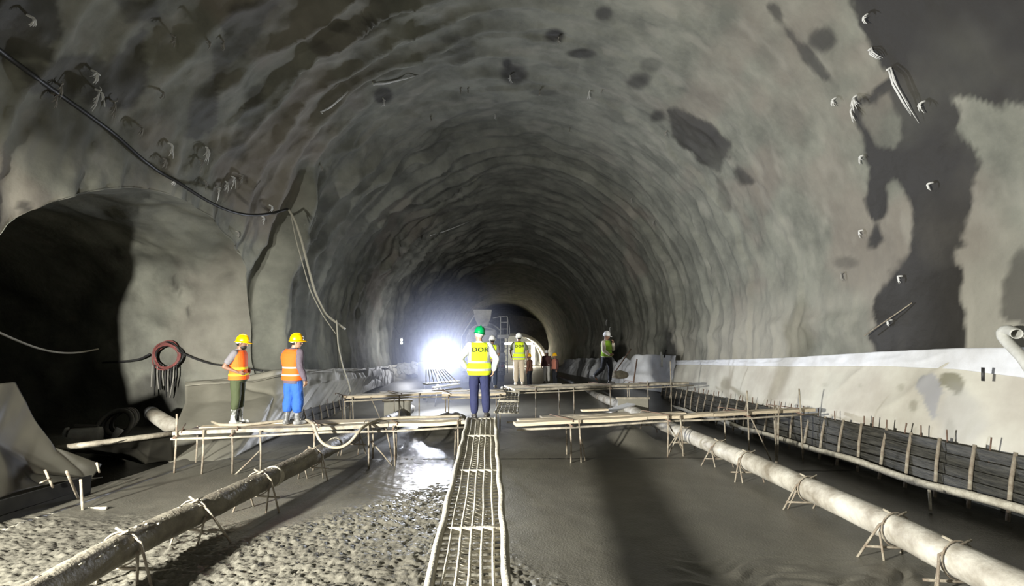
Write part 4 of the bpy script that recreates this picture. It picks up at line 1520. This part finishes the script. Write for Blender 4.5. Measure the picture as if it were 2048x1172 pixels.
    for sd in 'RL':
        k, a_ = J['k' + sd], J['a' + sd]
        end = k.lerp(a_, 1 - (trouser_end - .05) / .45 if trouser_end < .45 else .2)
        mid_ = k.lerp(end, .6)
        mb.limb([J['h' + sd] + Vector((0, 0, .02)), J['h' + sd].lerp(k, .45), k], [.112, .100 + bag * .5, .080 + bag * .8], 16)
        mb.limb([k, mid_ + Vector((0, -.005, 0)), end], [.080 + bag * .8, .078 + bag, .066 + bag * 1.1], 16)
    mb.ell((J['pelvis'].x, J['pelvis'].y, .86), (.14, .125, .08), 16)
    link('trousers', fuse(mb, voxel, 3, .007 + bag * .12, 9, seed=len(label) % 17), fab[col], root)
    # shoes or boots
    kind, smat = shoes
    for sd in 'RL':
        a_, f = J['a' + sd], J['f' + sd].normalized()
        sole = Vector((0, 0, -.09))
        up = (J['k' + sd] - a_).normalized()
        mb = MB()
        mb.limb([a_ - f * .045 + sole * .62, a_ + f * .06 + sole * .62, a_ + f * .145 + sole * .70], [.044, .044, .034], 14)
        if kind == 'boot':
            mb.limb([a_ + sole * .3, a_ + up * .10, a_ + up * .24], [.052, .056, .064], 16)
        else:
            mb.limb([a_ + sole * .3, a_ + up * .02], [.046, .046], 12)
        bm_ = fuse(mb, voxel, 2)
        bm_ = cut(bm_, [(a_ + sole * .97, Vector((0, 0, -1)))], 0, 'boot')
        b = link('boot' if kind == 'boot' else 'shoe', bm_, smat or boot_m, root)
        mb = MB()
        rs = []
        sdv = f.cross(Vector((0, 0, 1))).normalized()
        for z_ in (-.002, .018):
            rs.append([a_ + sole * 1.0 + f * (.05 + .125 * math.cos(q)) + sdv * (.047 * math.sin(q) * (1 + .12 * math.cos(q))) + Vector((0, 0, z_)) for q in np.linspace(0, 2 * math.pi, 20, endpoint=False)])
        mb.rings(rs).build('sole', smat or boot_m, b)
    # shirt
    col, sl = shirt
    mb = MB()
    torso(mb, .012, shirt_hem, 1.47, flare=.012)
    for sd in 'RL':
        S, E_, W_ = J['s' + sd], J['e' + sd], J['w' + sd]
        if sl <= .5:
            mb.limb([S, S.lerp(E_, sl * 1.5)], [.078, .072], 14)
        else:
            mb.limb([S, S.lerp(E_, .5), E_], [.078, .074, .066], 16)
            mb.limb([E_, E_.lerp(W_, .5), E_.lerp(W_, min(.96, (sl - .5) * 2 - .02))], [.066, .062, .050], 16)
    link('shirt', fuse(mb, voxel, 3, .007, 10, seed=len(label) % 13), fab[col], root)
    mb = MB()
    cN = J['neck']
    rs = []
    for r_, z_ in [(.068, -.045), (.070, -.01), (.070, .022), (.064, .022), (.062, -.03)]:
        rs.append([cN + Vector((r_ * math.cos(q), r_ * 1.02 * math.sin(q), z_ - .03 * max(0, math.sin(q)))) for q in np.linspace(0, 2 * math.pi, 24, endpoint=False)])
    mb.rings(rs, closed=True).build('collar', fab[col], root)
    # hi-vis vest
    if vest:
        mb = MB()
        torso(mb, .034, vest_hem - .02, 1.465, flare=.010)
        for sd in 'RL':
            mb.limb([J['s' + sd] * .45 + J['neck'] * .55, J['s' + sd] * .86 + J['neck'] * .14], [.062, .062], 12)
        vm = fuse(mb, voxel, 3, .005, 8, seed=3)
        cz = J['chest'].z
        vm = cut(vm, [((0, 0, vest_hem), (0, 0, -1)), ((0, 0, 1.462), (0, 0, 1))], 0, 'vest')
        v_ = link('vest', vm, fab[vest], root)

        def band(z0, z1, m, nm='reflective_band', xr=None, ybk=None):
            pl = [((0, 0, z0), (0, 0, -1)), ((0, 0, z1), (0, 0, 1))]
            if xr: pl += [((xr[0], 0, 0), (-1, 0, 0)), ((xr[1], 0, 0), (1, 0, 0))]
            if ybk: pl += [((0, .02, 0), (0, ybk, 0))]
            link(nm, cut(vm, pl, .004, nm), fab[m], v_)
        if vest_style == 'dor':
            band(1.065, 1.105, 'silver'); band(.915, .955, 'silver')
            cx = J['chest'].x
            band(1.09, 1.46, 'silver', 'shoulder_band', (cx - .215, cx - .155)); band(1.09, 1.46, 'silver', 'shoulder_band', (cx + .155, cx + .215))
        elif vest_style == 'two':
            band(1.085, 1.118, 'silver'); band(.945, .978, 'silver')
        elif vest_style == 'lime':
            band(1.085, 1.13, 'limeband'); band(.965, 1.005, 'limeband')
        elif vest_style == 'one':
            band(1.10, 1.125, 'greengrey')
        bvh = BVHTree.FromPolygons([v.co for v in vm.vertices], [p.vertices for p in vm.polygons])

        def lay(me, nm, m):
            """wrap a flat print (x, z) onto the back of the vest"""
            ok = True
            for v in me.vertices:
                h = bvh.ray_cast(Vector((v.co.x, -.8, v.co.z)), Vector((0, 1, 0)))
                v.co = (h[0] + Vector((0, -.010, 0))) if h[0] else Vector((v.co.x, -.15, v.co.z))
            link(nm, me, m, v_)
        if letters:
            cu = bpy.data.curves.new('text', 'FONT')
            cu.body = letters
            cu.align_x = 'CENTER'
            cu.size = .135
            cu.offset = .0035
            cu.space_character = 1.05
            cu.resolution_u = 3
            to = bpy.data.objects.new('text', cu)
            C.objects.link(to)
            me = bpy.data.meshes.new_from_object(to.evaluated_get(bpy.context.evaluated_depsgraph_get()))
            bpy.data.objects.remove(to)
            bm = bmesh.new()
            bm.from_mesh(me)
            bmesh.ops.triangulate(bm, faces=bm.faces[:])
            for _ in range(4):
                es = [e for e in bm.edges if e.calc_length() > .012]
                if es:
                    bmesh.ops.subdivide_edges(bm, edges=es, cuts=1)
                    bmesh.ops.triangulate(bm, faces=bm.faces[:])
            bm.to_mesh(me)
            bm.free()
            cx = J['chest'].x
            for v in me.vertices:
                v.co = Vector((cx + .012 + v.co.x * 1.08, 0, 1.285 + v.co.y * .92 - v.co.x * .0))
            me.materials.clear()
            lay(me, 'lettering', fab['print'])
        if vest_style == 'emblem':
            mb = MB()
            for z_, w_ in [(1.34, .10), (1.315, .10), (1.29, .10), (1.265, .10), (1.21, .13), (1.185, .11)]:
                for k in range(5):
                    x0 = -w_ / 2 + w_ * k / 5
                    mb.add([(x0, 0, z_), (x0 + w_ / 5 * .9, 0, z_), (x0 + w_ / 5 * .9, 0, z_ + .019), (x0, 0, z_ + .019)], [(0, 1, 2, 3)])
            lay(mb.mesh('back_print', False), 'back_print', fab['print'])
            band(1.13, 1.155, 'greengrey')
    return root


hips = dict(eR=(.40, -.10, 1.17), wR=(.225, -.085, .985), dR=(-.35, -.35, -.8), nR=(-1, .2, 0), eL=(-.40, -.10, 1.17), wL=(-.225, .02, .98), dL=(.5, .55, -.6), nL=(1, 0, 0))


def stand_at(px_, py2, z=0.0):
    p = at_Z(px_, py2, z)
    return p


p = stand_at(958, 838)
make_person('man in green helmet and yellow DOR vest with hands on his hips on the grating', (p.x, p.y, .03), math.radians(3), 1.77,
            dict(eR=(.335, -.10, 1.14), wR=(.285, -.02, .93), dR=(-.10, -.15, -.9), nR=(-1, .1, 0), eL=(-.37, -.12, 1.15), wL=(-.265, .0, .98), dL=(.45, .55, -.7), nL=(1, 0, 0),
                 hR=(.095, 0, .90), aR=(.145, .05, .09), kR=(.125, .05, .5), aL=(-.09, -.06, .09), kL=(-.10, .0, .5), fR=(.35, 1, 0), fL=(-.25, 1, 0)),
            look=(-.05, .17, .25), helmet='green', shirt=('white', 1.0), vest='lime', legs=('navy', 0), vest_style='dor', hair=hair_g, skin_mat=skin_l, letters='DOR', belly=.05, bag=.010, voxel=.0085, vest_hem=.83, shirt_hem=.93)
p = stand_at(472, 848)
make_person('worker in yellow helmet, olive trousers and cement-splashed boots with a hand on his hip', (p.x, p.y, .005), math.radians(-82), 1.64,
            dict(eR=(.27, -.17, 1.15), wR=(.205, .07, 1.035), dR=(-.35, .8, -.4), nR=(-1, 0, 0), eL=(-.26, -.12, 1.14), wL=(-.20, .10, 1.05), dL=(.4, .8, -.3), nL=(1, 0, 0),
                 pelvis=(0, .02, .95), chest=(0, -.01, 1.28), neck=(0, .0, 1.47), head=(0, .055, 1.605), aR=(.10, -.02, .09), fR=(.15, 1, 0), aL=(-.10, .03, .09)),
            look=(-.16, 0, 0), helmet='yellow', shirt=('greyshirt', .42), vest='orange', legs=('olive', 0), shoes=('boot', boot_s), vest_style='lime', vest_hem=.885, beard=True, trouser_end=.32, voxel=.0085, bag=.006)
p = stand_at(583, 848)
make_person('worker in yellow helmet, orange vest and baggy blue trousers looking away', (p.x, p.y, .005), math.radians(-30), 1.67,
            dict(chest=(-.03, -.02, 1.28), neck=(-.01, .0, 1.47), head=(.03, .03, 1.60), eR=(.27, -.06, 1.12), wR=(.30, .04, .87), dR=(.05, .2, -1), eL=(-.27, .03, 1.13), wL=(-.22, .16, .96),
                 aR=(.13, .03, .09), kR=(.115, .04, .5), fR=(.35, 1, 0), aL=(-.09, -.05, .09), fL=(-.1, 1, 0), sR=(.185, .0, 1.41), sL=(-.205, -.03, 1.39)),
            look=(-.05, .10, -.75), helmet='yellow', shirt=('purple', 1.0), vest='orange', legs=('blue', 0), shoes=('boot', boot_g), vest_style='two', vest_hem=.855, shirt_hem=.79, bag=.028, trouser_end=.27, voxel=.0085, skin_mat=skin_l)
p = stand_at(984, 776)
make_person('man in white helmet and green printed vest with his hands clasped behind him', (p.x, p.y, .005), math.radians(-12), 1.56,
            dict(eR=(.27, -.15, 1.13), wR=(.08, -.17, .98), dR=(-.9, -.05, -.3), nR=(0, -1, 0), eL=(-.27, -.13, 1.13), wL=(-.02, -.18, .97), dL=(.9, -.02, -.3), nL=(0, -1, 0)),
            look=(-.1, 0, 0), helmet='white', shirt=('greyshirt', .45), vest='lime', legs=('jeans', 0), vest_style='emblem', vest_hem=.97, voxel=.012)
p = stand_at(1038, 769)
make_person('man in white helmet, yellow DOR vest and beige trousers on the far bridge', (p.x, p.y, .005), math.radians(2), 1.63,
            dict(eR=(.31, -.06, 1.14), wR=(.27, -.02, .93), eL=(-.31, -.06, 1.14), wL=(-.26, -.02, .93)),
            look=(-.12, 0, 0), helmet='white', shirt=('greengrey', .42), vest='lime', legs=('beige', 0), vest_style='dor', letters='DOR', voxel=.012, bag=.008, vest_hem=.86, shoes=('shoe', fab['cream']))
Y6 = 23.5
p = at_Y(1059, 700, Y6)
make_person('worker in brown clothes and dark trousers behind the man in beige trousers', (p.x, Y6, float(road_z(Y6))), math.radians(60), 1.60,
            dict(eR=(.26, .02, 1.13), wR=(.18, .22, 1.02), dR=(-.3, 1, .1)), look=(-.1, 0, .2), helmet='yellow', shirt=('brown', 1.0), vest=None, legs=('dark', 0), voxel=.014)
Y7 = 26.5
p = at_Y(1093, 700, Y7)
g7 = float(road_z(Y7))
make_person('distant man in white helmet, maroon jacket and pale trousers', (p.x, Y7, g7), math.radians(160), 1.72, dict(eL=(-.27, -.02, 1.13), wL=(-.27, .08, .9)), look=(0, 0, .3),
            helmet='white', shirt=('maroon', 1.0), vest=None, legs=('offwhite', 0), voxel=.014)
Y8 = 24.5
p = at_Y(1110, 700, Y8)
make_person('distant worker in yellow helmet and pinkish vest beside the man in maroon', (p.x, Y8, float(road_z(Y8))), math.radians(110), 1.60, dict(eR=(.25, -.02, 1.13), wR=(.22, .12, .98)), look=(-.1, 0, 0),
            helmet='yellow', shirt=('maroon', 1.0), vest='pink', legs=('dark', 0), voxel=.014, vest_hem=.93)
p = stand_at(1214, 769)
make_person('man in white helmet and green vest striding along the far bridge, hand at his mouth', (p.x, p.y, .03), math.radians(-128), 1.66,
            dict(eL=(-.25, .12, 1.16), wL=(-.09, .22, 1.36), dL=(.35, .1, .8), nL=(0, -1, 0), eR=(.25, .02, 1.12), wR=(.20, .20, .99), dR=(-.3, .9, .1),
                 hL=(-.09, .02, .90), kL=(-.09, .10, .50), aL=(-.10, .05, .09), hR=(.09, -.02, .90), kR=(.11, -.10, .52), aR=(.12, -.40, .27), fR=(.05, .7, -.75)),
            look=(-.22, 0, .0), helmet='white', shirt=('cream', 1.0), vest='green', legs=('dark', 0), vest_style='one', vest_hem=.93, voxel=.0115)

# ------------------------------------------------------------------ concrete mixer truck, seen from behind
TY = 25.5
tg = float(road_z(TY))
tc = at_Y(965, 700, TY)
tk = thing('mixer_truck', 'mud-grey concrete mixer truck standing with its drum mouth towards the bridges', 'truck', (tc.x, TY, tg), s=.93)
Mx = Matrix.Rotation(math.radians(90 + 13), 3, 'X')      # local z of the lathe -> backwards (-y) and up
oc = Vector((0, 3.6, 2.05))
MT = lambda p_: oc + Mx @ p_
mb = MB()
rs = []
for r_, z_ in [(.3, -2.9), (.72, -2.75), (1.0, -1.9), (1.16, -.7), (1.16, .5), (1.05, 1.4), (.86, 2.3), (.66, 3.0), (.60, 3.12), (.53, 3.12), (.55, 2.9), (.7, 2.2), (.3, 1.0)]:
    rs.append([MT(Vector((r_ * math.cos(q), r_ * math.sin(q), z_))) for q in np.linspace(0, 2 * math.pi, 36, endpoint=False)])
mb.rings(rs).build('drum', truck_m, tk)
for z_, r_ in ((-.7, 1.19), (.5, 1.19), (2.2, .92)):
    MB().tube([MT(Vector((r_ * math.cos(q), r_ * math.sin(q), z_))) for q in np.linspace(0, 2 * math.pi, 36, endpoint=False)], .045, 8, closed=True).build('drum_ring', truck_l, tk)
# charging hopper: funnel open at the top
mb = MB()
def rect(w0, d0, y, z): return [Vector((-w0, y - d0, z)), Vector((w0, y - d0, z)), Vector((w0, y + d0, z)), Vector((-w0, y + d0, z))]
mb.rings([rect(.50, .42, .25, 4.05), rect(.42, .36, .3, 3.55), rect(.24, .26, .42, 3.15), rect(.20, .22, .42, 3.15), rect(.38, .32, .3, 3.56), rect(.45, .37, .25, 4.0)], closed=False).build('hopper', truck_m, tk, smooth=False)
# collecting flange and chute
mb = MB()
rs = []
for z_, r_ in ((3.28, .74), (3.05, .78), (2.62, .34), (2.45, .26), (2.45, .22), (2.62, .3), (3.04, .72)):
    rs.append([Vector((r_ * math.cos(q) * 1.02, .28 + r_ * .62 * math.sin(q), z_ - .35)) for q in np.linspace(math.pi * .98, math.pi * 2.02, 16)])
n_ = 16
vs = [q for r_ in rs for q in r_]
fs = [(i * n_ + j, i * n_ + j + 1, (i + 1) * n_ + j + 1, (i + 1) * n_ + j) for i in range(len(rs) - 1) for j in range(n_ - 1)]
mb.add(vs, fs).build('discharge_collar', truck_l, tk)
P = [Vector((0.0, .15, 2.1)), Vector((.05, -.35, 1.7)), Vector((.12, -.95, 1.25))]
mb = MB()
rs = []
for p_ in P:
    rs.append([p_ + Vector((.24 * math.cos(q), 0, .22 * math.sin(q) + .05)) for q in np.linspace(math.pi, 2 * math.pi, 9)] + [p_ + Vector((.21 * math.cos(q), 0, .19 * math.sin(q) + .05)) for q in np.linspace(2 * math.pi, math.pi, 9)])
mb.rings(rs).build('chute', truck_l, tk)
for sx in (-1, 1):
    MB().box((sx * .42, 3.6, .95), (.12, 7.6, .24)).build('chassis_rail', truck_d, tk, smooth=False)
    MB().box((sx * .62, .55, 1.75), (.12, .16, 1.5), Euler((.0, sx * -.12, 0))).build('pedestal', truck_m, tk, smooth=False)
    MB().box((sx * .95, 1.3, 1.08), (.62, 1.25, .05)).build('mudguard', truck_d, tk, smooth=False)
    MB().box((sx * .95, .62, .72), (.62, .03, .55)).build('mud_flap', truck_d, tk, smooth=False)
    MB().box((sx * 1.0, .25, .98), (.34, .08, .14)).build('tail_lamp', mat('tail_lamp_red' + str(sx), (.35, .03, .02), .3), tk, smooth=False)
MB().box((0, .3, .78), (2.2, .12, .14)).build('bumper', truck_m, tk, smooth=False)
MB().box((0, .45, 2.42), (1.5, .18, .14)).build('cross_member', truck_m, tk, smooth=False)
for yy in (1.2, 2.5, 6.6):
    for sx in (-1, 1):
        c = Vector((sx * .95, yy, .52))
        MB().lathe([(.2, -.24), (.45, -.24), (.52, -.18), (.52, .18), (.45, .24), (.2, .24), (.18, .1)], 24, M=Matrix.Rotation(math.pi / 2, 3, 'Y')).build('wheel', rubber, tk, at=c)
# cab at the far end
cab = MB().box((0, 7.3, 1.95), (2.4, 1.7, 2.1)).build('cab', truck_m, tk, smooth=False)
MB().box((0, 6.44, 2.35), (1.4, .03, .6)).build('rear_window', truck_d, cab, smooth=False)
# ladder and platform on the right
lx0, lx1 = .98, 1.36
for x_ in (lx0, lx1):
    MB().tube([(x_, .1, .6), (x_, .1, 3.65), (x_ - .05, .25, 3.72)], .028, 8).build('ladder_rail', truck_l, tk)
for k in range(8):
    MB().tube([(lx0, .1, .85 + .36 * k), (lx1, .1, .85 + .36 * k)], .02, 6).build('ladder_rung', truck_l, tk)
MB().box((1.12, .45, 2.62), (.62, .7, .06)).build('platform', truck_l, tk, smooth=False)
MB().box((1.12, .08, 2.58), (.62, .03, .2)).build('platform_edge', truck_l, tk, smooth=False)
MB().tube([(.55, .3, 3.6), (.98, .3, 3.68), (1.36, .3, 3.66), (1.46, .3, 3.2), (1.5, .3, 2.6)], .022, 6).build('guard_rail', truck_l, tk)
MB().tube([(-1.15, .4, .9), (-1.18, .4, 2.6), (-.75, .3, 3.3), (-.45, .25, 3.75)], .04, 8).build('support_arm', truck_l, tk)
MB().box((1.0, .3, 1.45), (.5, .5, .5)).build('water_tank', truck_l, tk, smooth=False)

# ------------------------------------------------------------------ floodlight on the far bridge
LY = 19.0
lc = at_Y(875, 716, LY)
lg = float(road_z(LY))
fl_ = thing('floodlight', 'glaring floodlight on a stand beyond the far plank bridge', 'floodlight', (lc.x, LY, lg))
hz = lc.z - lg
for sx in (-1, 1):
    pass
MB().box((0, .10, hz), (.66, .16, .62)).build('housing', truck_d, fl_, smooth=False)
MB().lathe([(.30, .0), (.30, .012), (.27, .02), (.02, .026)], 28, M=Matrix.Rotation(math.pi / 2, 3, 'X')).build('lens', lamp_e, fl_, at=(0, .015, hz))
MB().tube([(-.36, .1, hz - .1), (-.36, .1, hz - .4), (.36, .1, hz - .4), (.36, .1, hz - .1)], .02, 6).build('yoke', truck_l, fl_)
MB().tube([(0, .1, hz - .4), (0, .1, .35)], .03, 8).build('mast', truck_l, fl_)
for k in range(3):
    q = k * 2.094 + .5
    MB().tube([(0, .1, .75), (.55 * math.cos(q), .1 + .55 * math.sin(q), 0)], .018, 6).build('leg', truck_l, fl_)
pl_ = bpy.data.lights.new('floodlight_far', 'POINT')
pl_.energy = 520
pl_.color = (.80, .85, 1.0)
pl_.shadow_soft_size = .2
lo = bpy.data.objects.new('floodlight_far', pl_)
C.objects.link(lo)
lo.location = (lc.x, LY - .28, lc.z)
area_light('floodlight_far_beam', (lc.x, LY - .1, lc.z), (lc.x + 5.0, LY - 9, lc.z + 1.3), 1200, .45, (.82, .87, 1.0), 160)
hz_m = bpy.data.materials.new('glow_haze')
hz_m.use_nodes = True
hz_m.node_tree.nodes.clear()
_o = hz_m.node_tree.nodes.new('ShaderNodeOutputMaterial')
_v = hz_m.node_tree.nodes.new('ShaderNodeVolumeScatter')
_v.inputs['Color'].default_value = (.74, .79, 1, 1)
_t = hz_m.node_tree.nodes.new('ShaderNodeTexCoord')
_l = hz_m.node_tree.nodes.new('ShaderNodeVectorMath')
_l.operation = 'LENGTH'
_r = hz_m.node_tree.nodes.new('ShaderNodeMapRange')
_r.interpolation_type = 'SMOOTHERSTEP'
HZR = 4.3
_r.inputs['From Min'].default_value = .2
_r.inputs['From Max'].default_value = HZR * .97
_r.inputs['To Min'].default_value = .075
_r.inputs['To Max'].default_value = 0.0
hz_m.node_tree.links.new(_t.outputs['Object'], _l.inputs[0])
hz_m.node_tree.links.new(_l.outputs['Value'], _r.inputs['Value'])
hz_m.node_tree.links.new(_r.outputs[0], _v.inputs['Density'])
hz_m.node_tree.links.new(_v.outputs[0], _o.inputs['Volume'])
hzo = MB().ell((0, 0, 0), (HZR, HZR, HZR), 32).build('glow_haze', hz_m)  # haze ball, thinning outwards, added to give the lamp its glow
hzo.location = (lc.x, LY, lc.z)
tag(hzo, 'ball of thin bluish haze added as the glow of the glaring floodlight', 'haze', kind='stuff')
# bare bulbs on the wall and the bright work place deeper in the tunnel
for i, (x, y, Y, lab) in enumerate([(803, 684, 30.0, 'small twin lamp hanging on the dark left wall')]):
    c = at_Y(x, y, Y)
    b = thing('wall_lamp', lab, 'lamp', c)
    for dz in (-.06, .12):
        MB().ell((0, 0, dz), (.07, .07, .08), 12).build('bulb', bulb_e, b)
    MB().tube([(-.5, .4, .9), (0, .0, .24), (0, 0, -.15)], .018, 6).build('lamp_wire', cable_m, b)
    MB().box((0, .03, .24), (.12, .12, .05)).build('socket', cable_m, b, smooth=False)
    l_ = bpy.data.lights.new('wall_lamp_light', 'POINT')
    l_.energy = 420
    l_.color = (.92, .93, 1.0)
    l_.shadow_soft_size = .12
    lo2 = bpy.data.objects.new('wall_lamp_light', l_)
    C.objects.link(lo2)
    lo2.location = c + Vector((.35, -.1, .03))

# clutter around the light: rebar fan, white rags, propped boards
fan = thing('rebar_bundle', 'fan of thin bars standing on the far bridge under the floodlight', 'rebar bundle', at_Z(868, 768, .0))
for k in range(9):
    x0 = -.5 + .13 * k
    MB().tube([(x0 * .55, .15, .45), (x0 + .25, -.05, .02)], .014, 5).build('bar', sheet_w if k % 2 else crust, fan)
rag_top = [at_Y(796, 727, 24), at_Y(806, 724, 23.6), at_Y(818, 727, 23.3), at_Y(828, 723, 23), at_Y(838, 727, 22.6), at_Y(846, 725, 22.4)]
rag_bot = [q + Vector((.05, -.25, -.5)) for q in rag_top]
sheet('white_cover', cloth([rag_top, rag_bot], 60, 24, .12, .35, 23, .8, .8), sheet_w)
tag(bpy.data.objects['white_cover'], 'crumpled white plastic cover over the membrane edge beside the floodlight', 'cover')
bx = at_Y(850, 742, 19.9)
t = thing('junction_box', 'grey cabinet box on a post beside the floodlight', 'cabinet', (bx.x, 19.9, float(road_z(19.9))))
MB().box((0, 0, bx.z - t.location.z), (.5, .3, .75)).build('cabinet', truck_d, t, smooth=False)
MB().tube([(0, 0, bx.z - t.location.z - .3), (0, 0, 0)], .05, 8).build('post', truck_d, t)
MB().box((.0, -.16, bx.z - t.location.z + .05), (.40, .02, .55)).build('door', truck_d, t, smooth=False)
# pale end of a box culvert under each far bridge
for px0, px1, yt, yb, Y, lab in [(1236, 1296, 798, 830, 15.8, 'pale panel standing under the far bridge at the right pipe'), (768, 822, 803, 832, 15.2, 'pale panel standing under the far bridge at the left pipe')]:
    a, b = at_Y(px0, yb, Y), at_Y(px1, yt, Y)
    mb = MB().box(((a.x + b.x) / 2, Y, (a.z + b.z) / 2), (abs(b.x - a.x), .06, abs(b.z - a.z)))
    t = thing('end_panel', lab, 'panel', ((a.x + b.x) / 2, Y, a.z))
    MB().box((0, 0, (b.z - a.z) / 2), (abs(b.x - a.x), .05, abs(b.z - a.z))).build('sheet', sheet_l, t, smooth=False)
    MB().box((0, .0, (b.z - a.z) + .03), (abs(b.x - a.x) + .1, .1, .06)).build('top_batten', timber2, t, smooth=False)
rod('prop_bar', at_Y(1267, 765, 17.2), at_Y(1274, 718, 17.2), .025, rust_bar, 'upright bar leaning against the white membrane behind the striding man', 'bar')
rod('prop_bar', at_Y(1230, 744, 17.4), at_Y(1262, 698, 17.6), .02, rust_bar, 'slanting bar crossing the upright one behind the striding man', 'bar')
lump_mesh('sandbag', at_Y(1237, 750, 17.5), (.38, .25, .16), timber2, 5, 'brown sandbag at the foot of the white membrane', 'sandbag')
rod('floor_pipe', at_Y(1115, 753, 24), at_Y(1147, 766, 19.5), .06, cable_m, 'dark pipe lying on the floor beyond the far bridge', 'pipe')

# ------------------------------------------------------------------ lit lining ring deep in the tunnel
RY = 88.0
rc = Vector((2.3, RY, float(road_z(RY))))
lr = thing('lining_ring', 'bright white arch of finished lining deep in the tunnel', 'lining arch', rc)


def half_ring(r0, r1, y0, y1, n=40):
    rs = []
    for q in np.linspace(-.06, math.pi + .06, n):
        c_, s_ = math.cos(q), math.sin(q)
        rs.append([Vector((r0 * c_, y0, r0 * s_)), Vector((r1 * c_, y0, r1 * s_)), Vector((r1 * c_, y1, r1 * s_)), Vector((r0 * c_, y1, r0 * s_))])
    return MB().rings(rs)


half_ring(5.3, 5.9, 0, 22).build('lining', lining_m, lr)
half_ring(5.9, 8.9, .5, 1.0).build('bulkhead', truck_d, lr, smooth=False)
gt = thing('lining_gantry', 'pale steel gantry inside the bright lining arch', 'gantry', rc + Vector((0, 6, 0)))
for sx in (-1, 1):
    MB().box((sx * 3.4, 0, 2.0), (.4, 5, 4.0)).build('leg', lining_m, gt, smooth=False)
MB().box((0, 0, 3.9), (7.2, 5, .4)).build('deck', lining_m, gt, smooth=False)
area_light('floodlight_lining', (rc.x - 2.0, RY + 1.5, rc.z + 2.5), (rc.x + 2.5, RY + 12, rc.z + 2.2), 14000, .6, (1.0, .95, .85))

# ------------------------------------------------------------------ the work lamp beside the photographer (out of the picture)
wl = thing('work_lamp', 'work floodlight with an added shade plate on a tripod beside the side passage, out of the picture', 'floodlight', (-6.0, .6, ground(-6.0, .6)))
aim = Vector((5.2 + 6.0, 12.6 - .6, .7 - 1.8)).normalized()
hc_ = Vector((0, 0, 1.8 - wl.location.z))
q_ = aim.to_track_quat('Y', 'Z').to_matrix()
MB().box(hc_ - aim * .13, (.44, .18, .44), q_).build('housing', truck_d, wl, smooth=False)
MB().tube([hc_ - aim * .13 - Vector((0, 0, .2)), Vector((0, 0, .5))], .025, 8).build('mast', truck_l, wl)
for k in range(3):
    a_ = k * 2.094
    MB().tube([(0, 0, .7), (.45 * math.cos(a_), .45 * math.sin(a_), .0)], .018, 6).build('leg', truck_l, wl)
dl = Vector((.10, .84, .53)).normalized()  # unseen plate added to keep light off the vault's left shoulder
MB().box(hc_ + dl * .66, (.56, .012, .42), dl.to_track_quat('Y', 'Z').to_matrix()).build('shade_plate', truck_d, wl, smooth=False)
MB().tube([hc_ - aim * .1 + Vector((-.1, .1, .2)), hc_ + dl * .66 + Vector((0, 0, .1))], .012, 6).build('plate_arm', truck_l, wl)
